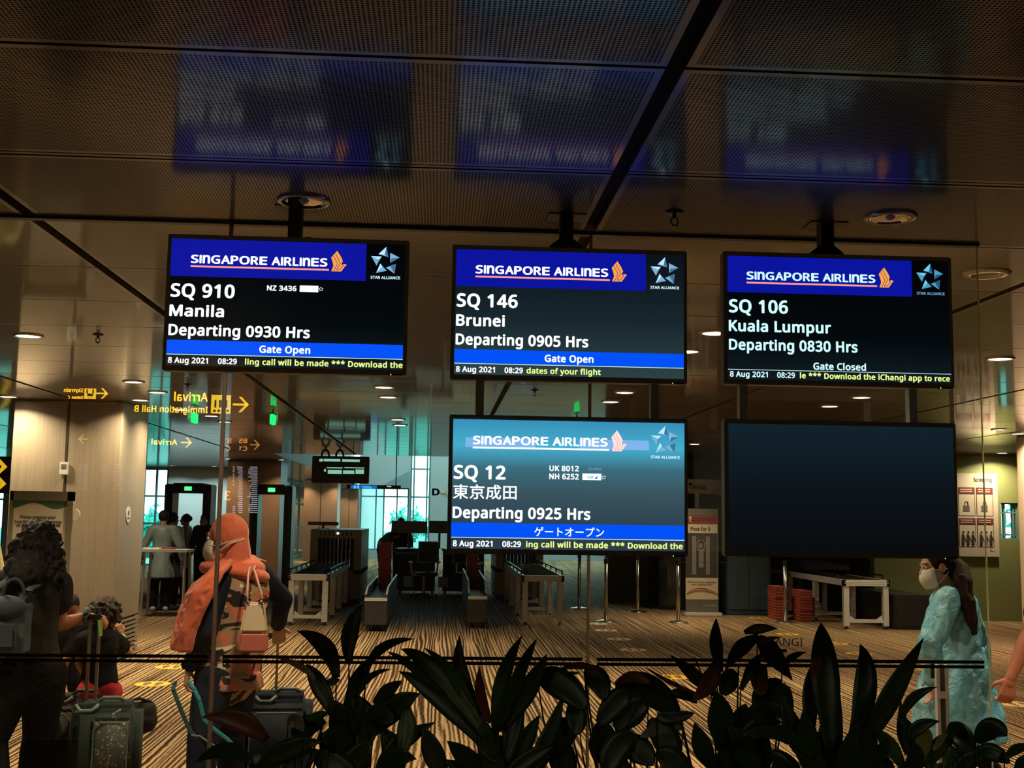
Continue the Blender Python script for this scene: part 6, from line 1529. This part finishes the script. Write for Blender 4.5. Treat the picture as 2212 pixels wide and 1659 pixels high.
plant('rubber_plant', 'plant with large rounded leaves between the two strap-leaved plants', 1390, 4.12, [
    ((1160, 1462), (1215, 1480), (1268, 1535), 62, 'd', 'rs'), ((1262, 1450), (1292, 1470), (1303, 1514), 50, 'd', 'rs'), ((1215, 1444), (1255, 1438), (1298, 1448), 15, 'b', 'r'), ((1250, 1454), (1215, 1458), (1184, 1473), 10, 'y'),
    ((1335, 1478), (1368, 1462), (1404, 1478), 24, 'b', 'r'), ((1330, 1484), (1400, 1490), (1470, 1552), 66, 'd', 'rs'), ((1400, 1520), (1360, 1540), (1330, 1580), 60, 'd', 'rs'), ((1475, 1570), (1430, 1572), (1382, 1592), 30, 's', 'rs'),
    ((1250, 1560), (1210, 1590), (1190, 1640), 60, 'd', 'rs'), ((1290, 1560), (1300, 1600), (1290, 1650), 60, 'd', 'rs'), ((1340, 1600), (1380, 1620), (1410, 1655), 58, 'd', 'rs'), ((1230, 1520), (1245, 1550), (1240, 1590), 46, 'd', 'rs'),
    ((1420, 1545), (1450, 1550), (1500, 1540), 30, 'd', 'rs'), ((1440, 1500), (1480, 1500), (1505, 1520), 24, 'd', 'rs'), ((1420, 1640), (1450, 1650), (1500, 1700), 70, 'd', 'rs'), ((1370, 1590), (1330, 1620), (1310, 1680), 64, 'd', 'rs'), ((1400, 1560), (1440, 1600), (1450, 1660), 60, 'd', 'rs'), ((1200, 1600), (1215, 1640), (1230, 1700), 60, 'd', 'rs'), ((1360, 1500), (1330, 1520), (1290, 1570), 56, 'd', 'rs'), ((1300, 1640), (1330, 1660), (1350, 1700), 60, 'd', 'rs')],
    [(1262, 1452, 1285, 1640, .004), (1404, 1480, 1310, 1640, .0035), (1470, 1548, 1490, 1660, .006), (1456, 1575, 1462, 1660, .005), (1480, 1600, 1420, 1540, .003)])
plant('peace_lily_plant', 'plant with long drooping lance leaves and one dry pale leaf, right of the navy suitcase', 760, 4.06, [
    ((726, 1464), (702, 1398), (642, 1363), 38, 'd', 's'), ((754, 1430), (757, 1365), (783, 1304), 36, 'g', 's'), ((790, 1455), (825, 1400), (895, 1380), 22, 'd', 's'), ((722, 1548), (690, 1480), (662, 1434), 38, 'd', 's'),
    ((748, 1525), (775, 1470), (796, 1422), 38, 'd', 's'), ((772, 1505), (800, 1462), (845, 1446), 14, 'd'), ((795, 1590), (850, 1530), (908, 1498), 52, 'd', 's'), ((878, 1530), (878, 1580), (862, 1645), 40, 'g', 's'),
    ((680, 1468), (650, 1440), (596, 1420), 15, 'p'), ((702, 1478), (718, 1472), (734, 1468), 18, 's'), ((745, 1610), (740, 1560), (715, 1510), 60, 'd', 's'), ((780, 1620), (790, 1560), (770, 1500), 56, 'd', 's'), ((800, 1560), (820, 1545), (850, 1560), 46, 'd', 'rs'),
    ((770, 1560), (768, 1530), (790, 1520), 30, 'g'), ((830, 1640), (870, 1600), (940, 1560), 40, 'd', 's'), ((760, 1660), (720, 1620), (690, 1580), 50, 'd', 's'), ((810, 1520), (838, 1492), (870, 1470), 30, 'd', 's'), ((820, 1680), (850, 1640), (900, 1640), 50, 'd', 's'), ((740, 1680), (770, 1640), (800, 1600), 54, 'd', 's'), ((700, 1660), (735, 1600), (760, 1560), 50, 'd', 's'), ((790, 1660), (765, 1600), (735, 1560), 54, 'd', 's'), ((860, 1680), (850, 1620), (820, 1570), 50, 'd', 's')],
    [(753, 1430, 760, 1650, .003)]+[(700+i*13, 1580, 712+i*11, 1659, .0028) for i in range(8)])
plant('broadleaf_plant', 'plant with a brown leaf and dark broad leaves at the lower left', 600, 4.0, [
    ((575, 1600), (515, 1556), (436, 1549), 48, 'b', 's'), ((548, 1650), (490, 1620), (421, 1648), 34, 'd', 's'), ((640, 1600), (660, 1570), (705, 1560), 46, 'd', 'rs'), ((622, 1562), (640, 1558), (655, 1580), 28, 's', 'rs'), ((560, 1660), (620, 1620), (700, 1600), 44, 'd', 's'),
    ((660, 1555), (690, 1545), (712, 1540), 18, 'g', 's'), ((600, 1700), (640, 1650), (690, 1620), 60, 'd', 's'), ((700, 1600), (730, 1600), (760, 1640), 56, 'd', 'rs'), ((560, 1650), (556, 1640), (550, 1632), 22, 's', 'r'), ((680, 1640), (720, 1650), (770, 1690), 60, 'd', 'rs')],
    [(640, 1700, 700, 1560, .003)])
plant('lance_leaf_plant', 'lighter green plant with a yellow leaf in front of the blue gown', 1985, 4.05, [
    ((1990, 1640), (1995, 1600), (2005, 1572), 38, 'y', 'rs'), ((2015, 1620), (2030, 1600), (2046, 1584), 18, 'y', 's'), ((1960, 1630), (1950, 1580), (1945, 1510), 30, 'g', 's'), ((1975, 1640), (1965, 1590), (1950, 1545), 34, 'g', 's'), ((1950, 1660), (1920, 1610), (1885, 1575), 36, 'g', 's'),
    ((2000, 1660), (2030, 1610), (2065, 1600), 40, 'g', 's'), ((1930, 1690), (1910, 1650), (1880, 1620), 34, 'g', 's'), ((2040, 1680), (2060, 1640), (2070, 1620), 40, 'g', 'rs'), ((1965, 1600), (1985, 1570), (2030, 1558), 30, 'd', 's'), ((1960, 1690), (1975, 1640), (1970, 1600), 44, 'd', 's'), ((1990, 1700), (2020, 1670), (2050, 1650), 36, 's', 's')])
plant('round_leaf_plant', 'dark plant with round glossy leaves at the lower right corner', 2120, 4.0, [
    ((2078, 1632), (2075, 1595), (2052, 1560), 66, 'd', 'rs'), ((2112, 1605), (2140, 1575), (2176, 1590), 50, 'd', 'rs'), ((2105, 1640), (2140, 1625), (2182, 1650), 40, 'd', 'rs'), ((2170, 1640), (2195, 1618), (2235, 1612), 22, 'd', 's'), ((2060, 1680), (2090, 1645), (2130, 1630), 40, 'd', 'rs'), ((2190, 1680), (2205, 1650), (2230, 1635), 30, 'd', 's')],
    [(2078, 1630, 2082, 1700, .005)])
b = MB(); b.b2((-2.3, 3.45, 0), (2.4, 3.5, .52)); b.b2((-2.3, 4.5, 0), (2.4, 4.55, .52)); b.b2((-2.3, 3.5, 0), (-2.25, 4.5, .52)); b.b2((2.35, 3.5, 0), (2.4, 4.5, .52)); b.b2((-2.25, 3.5, 0), (2.35, 4.5, .06))
o = b.build('planter_box', mat('planter_black', (.02, .018, .016), .5)); tag(o, 'long dark planter trough standing in front of the glass below the screens', 'planter')
b = MB(); b.b2((-2.25, 3.5, .06), (2.35, 4.5, SOIL)); so = b.build('soil', mat('soil', (.02, .012, .007), .95), o)
bpy.data.scenes.remove(SCRATCH)
for o in list(C.objects):
    if 'vy' in o: del o['vy']
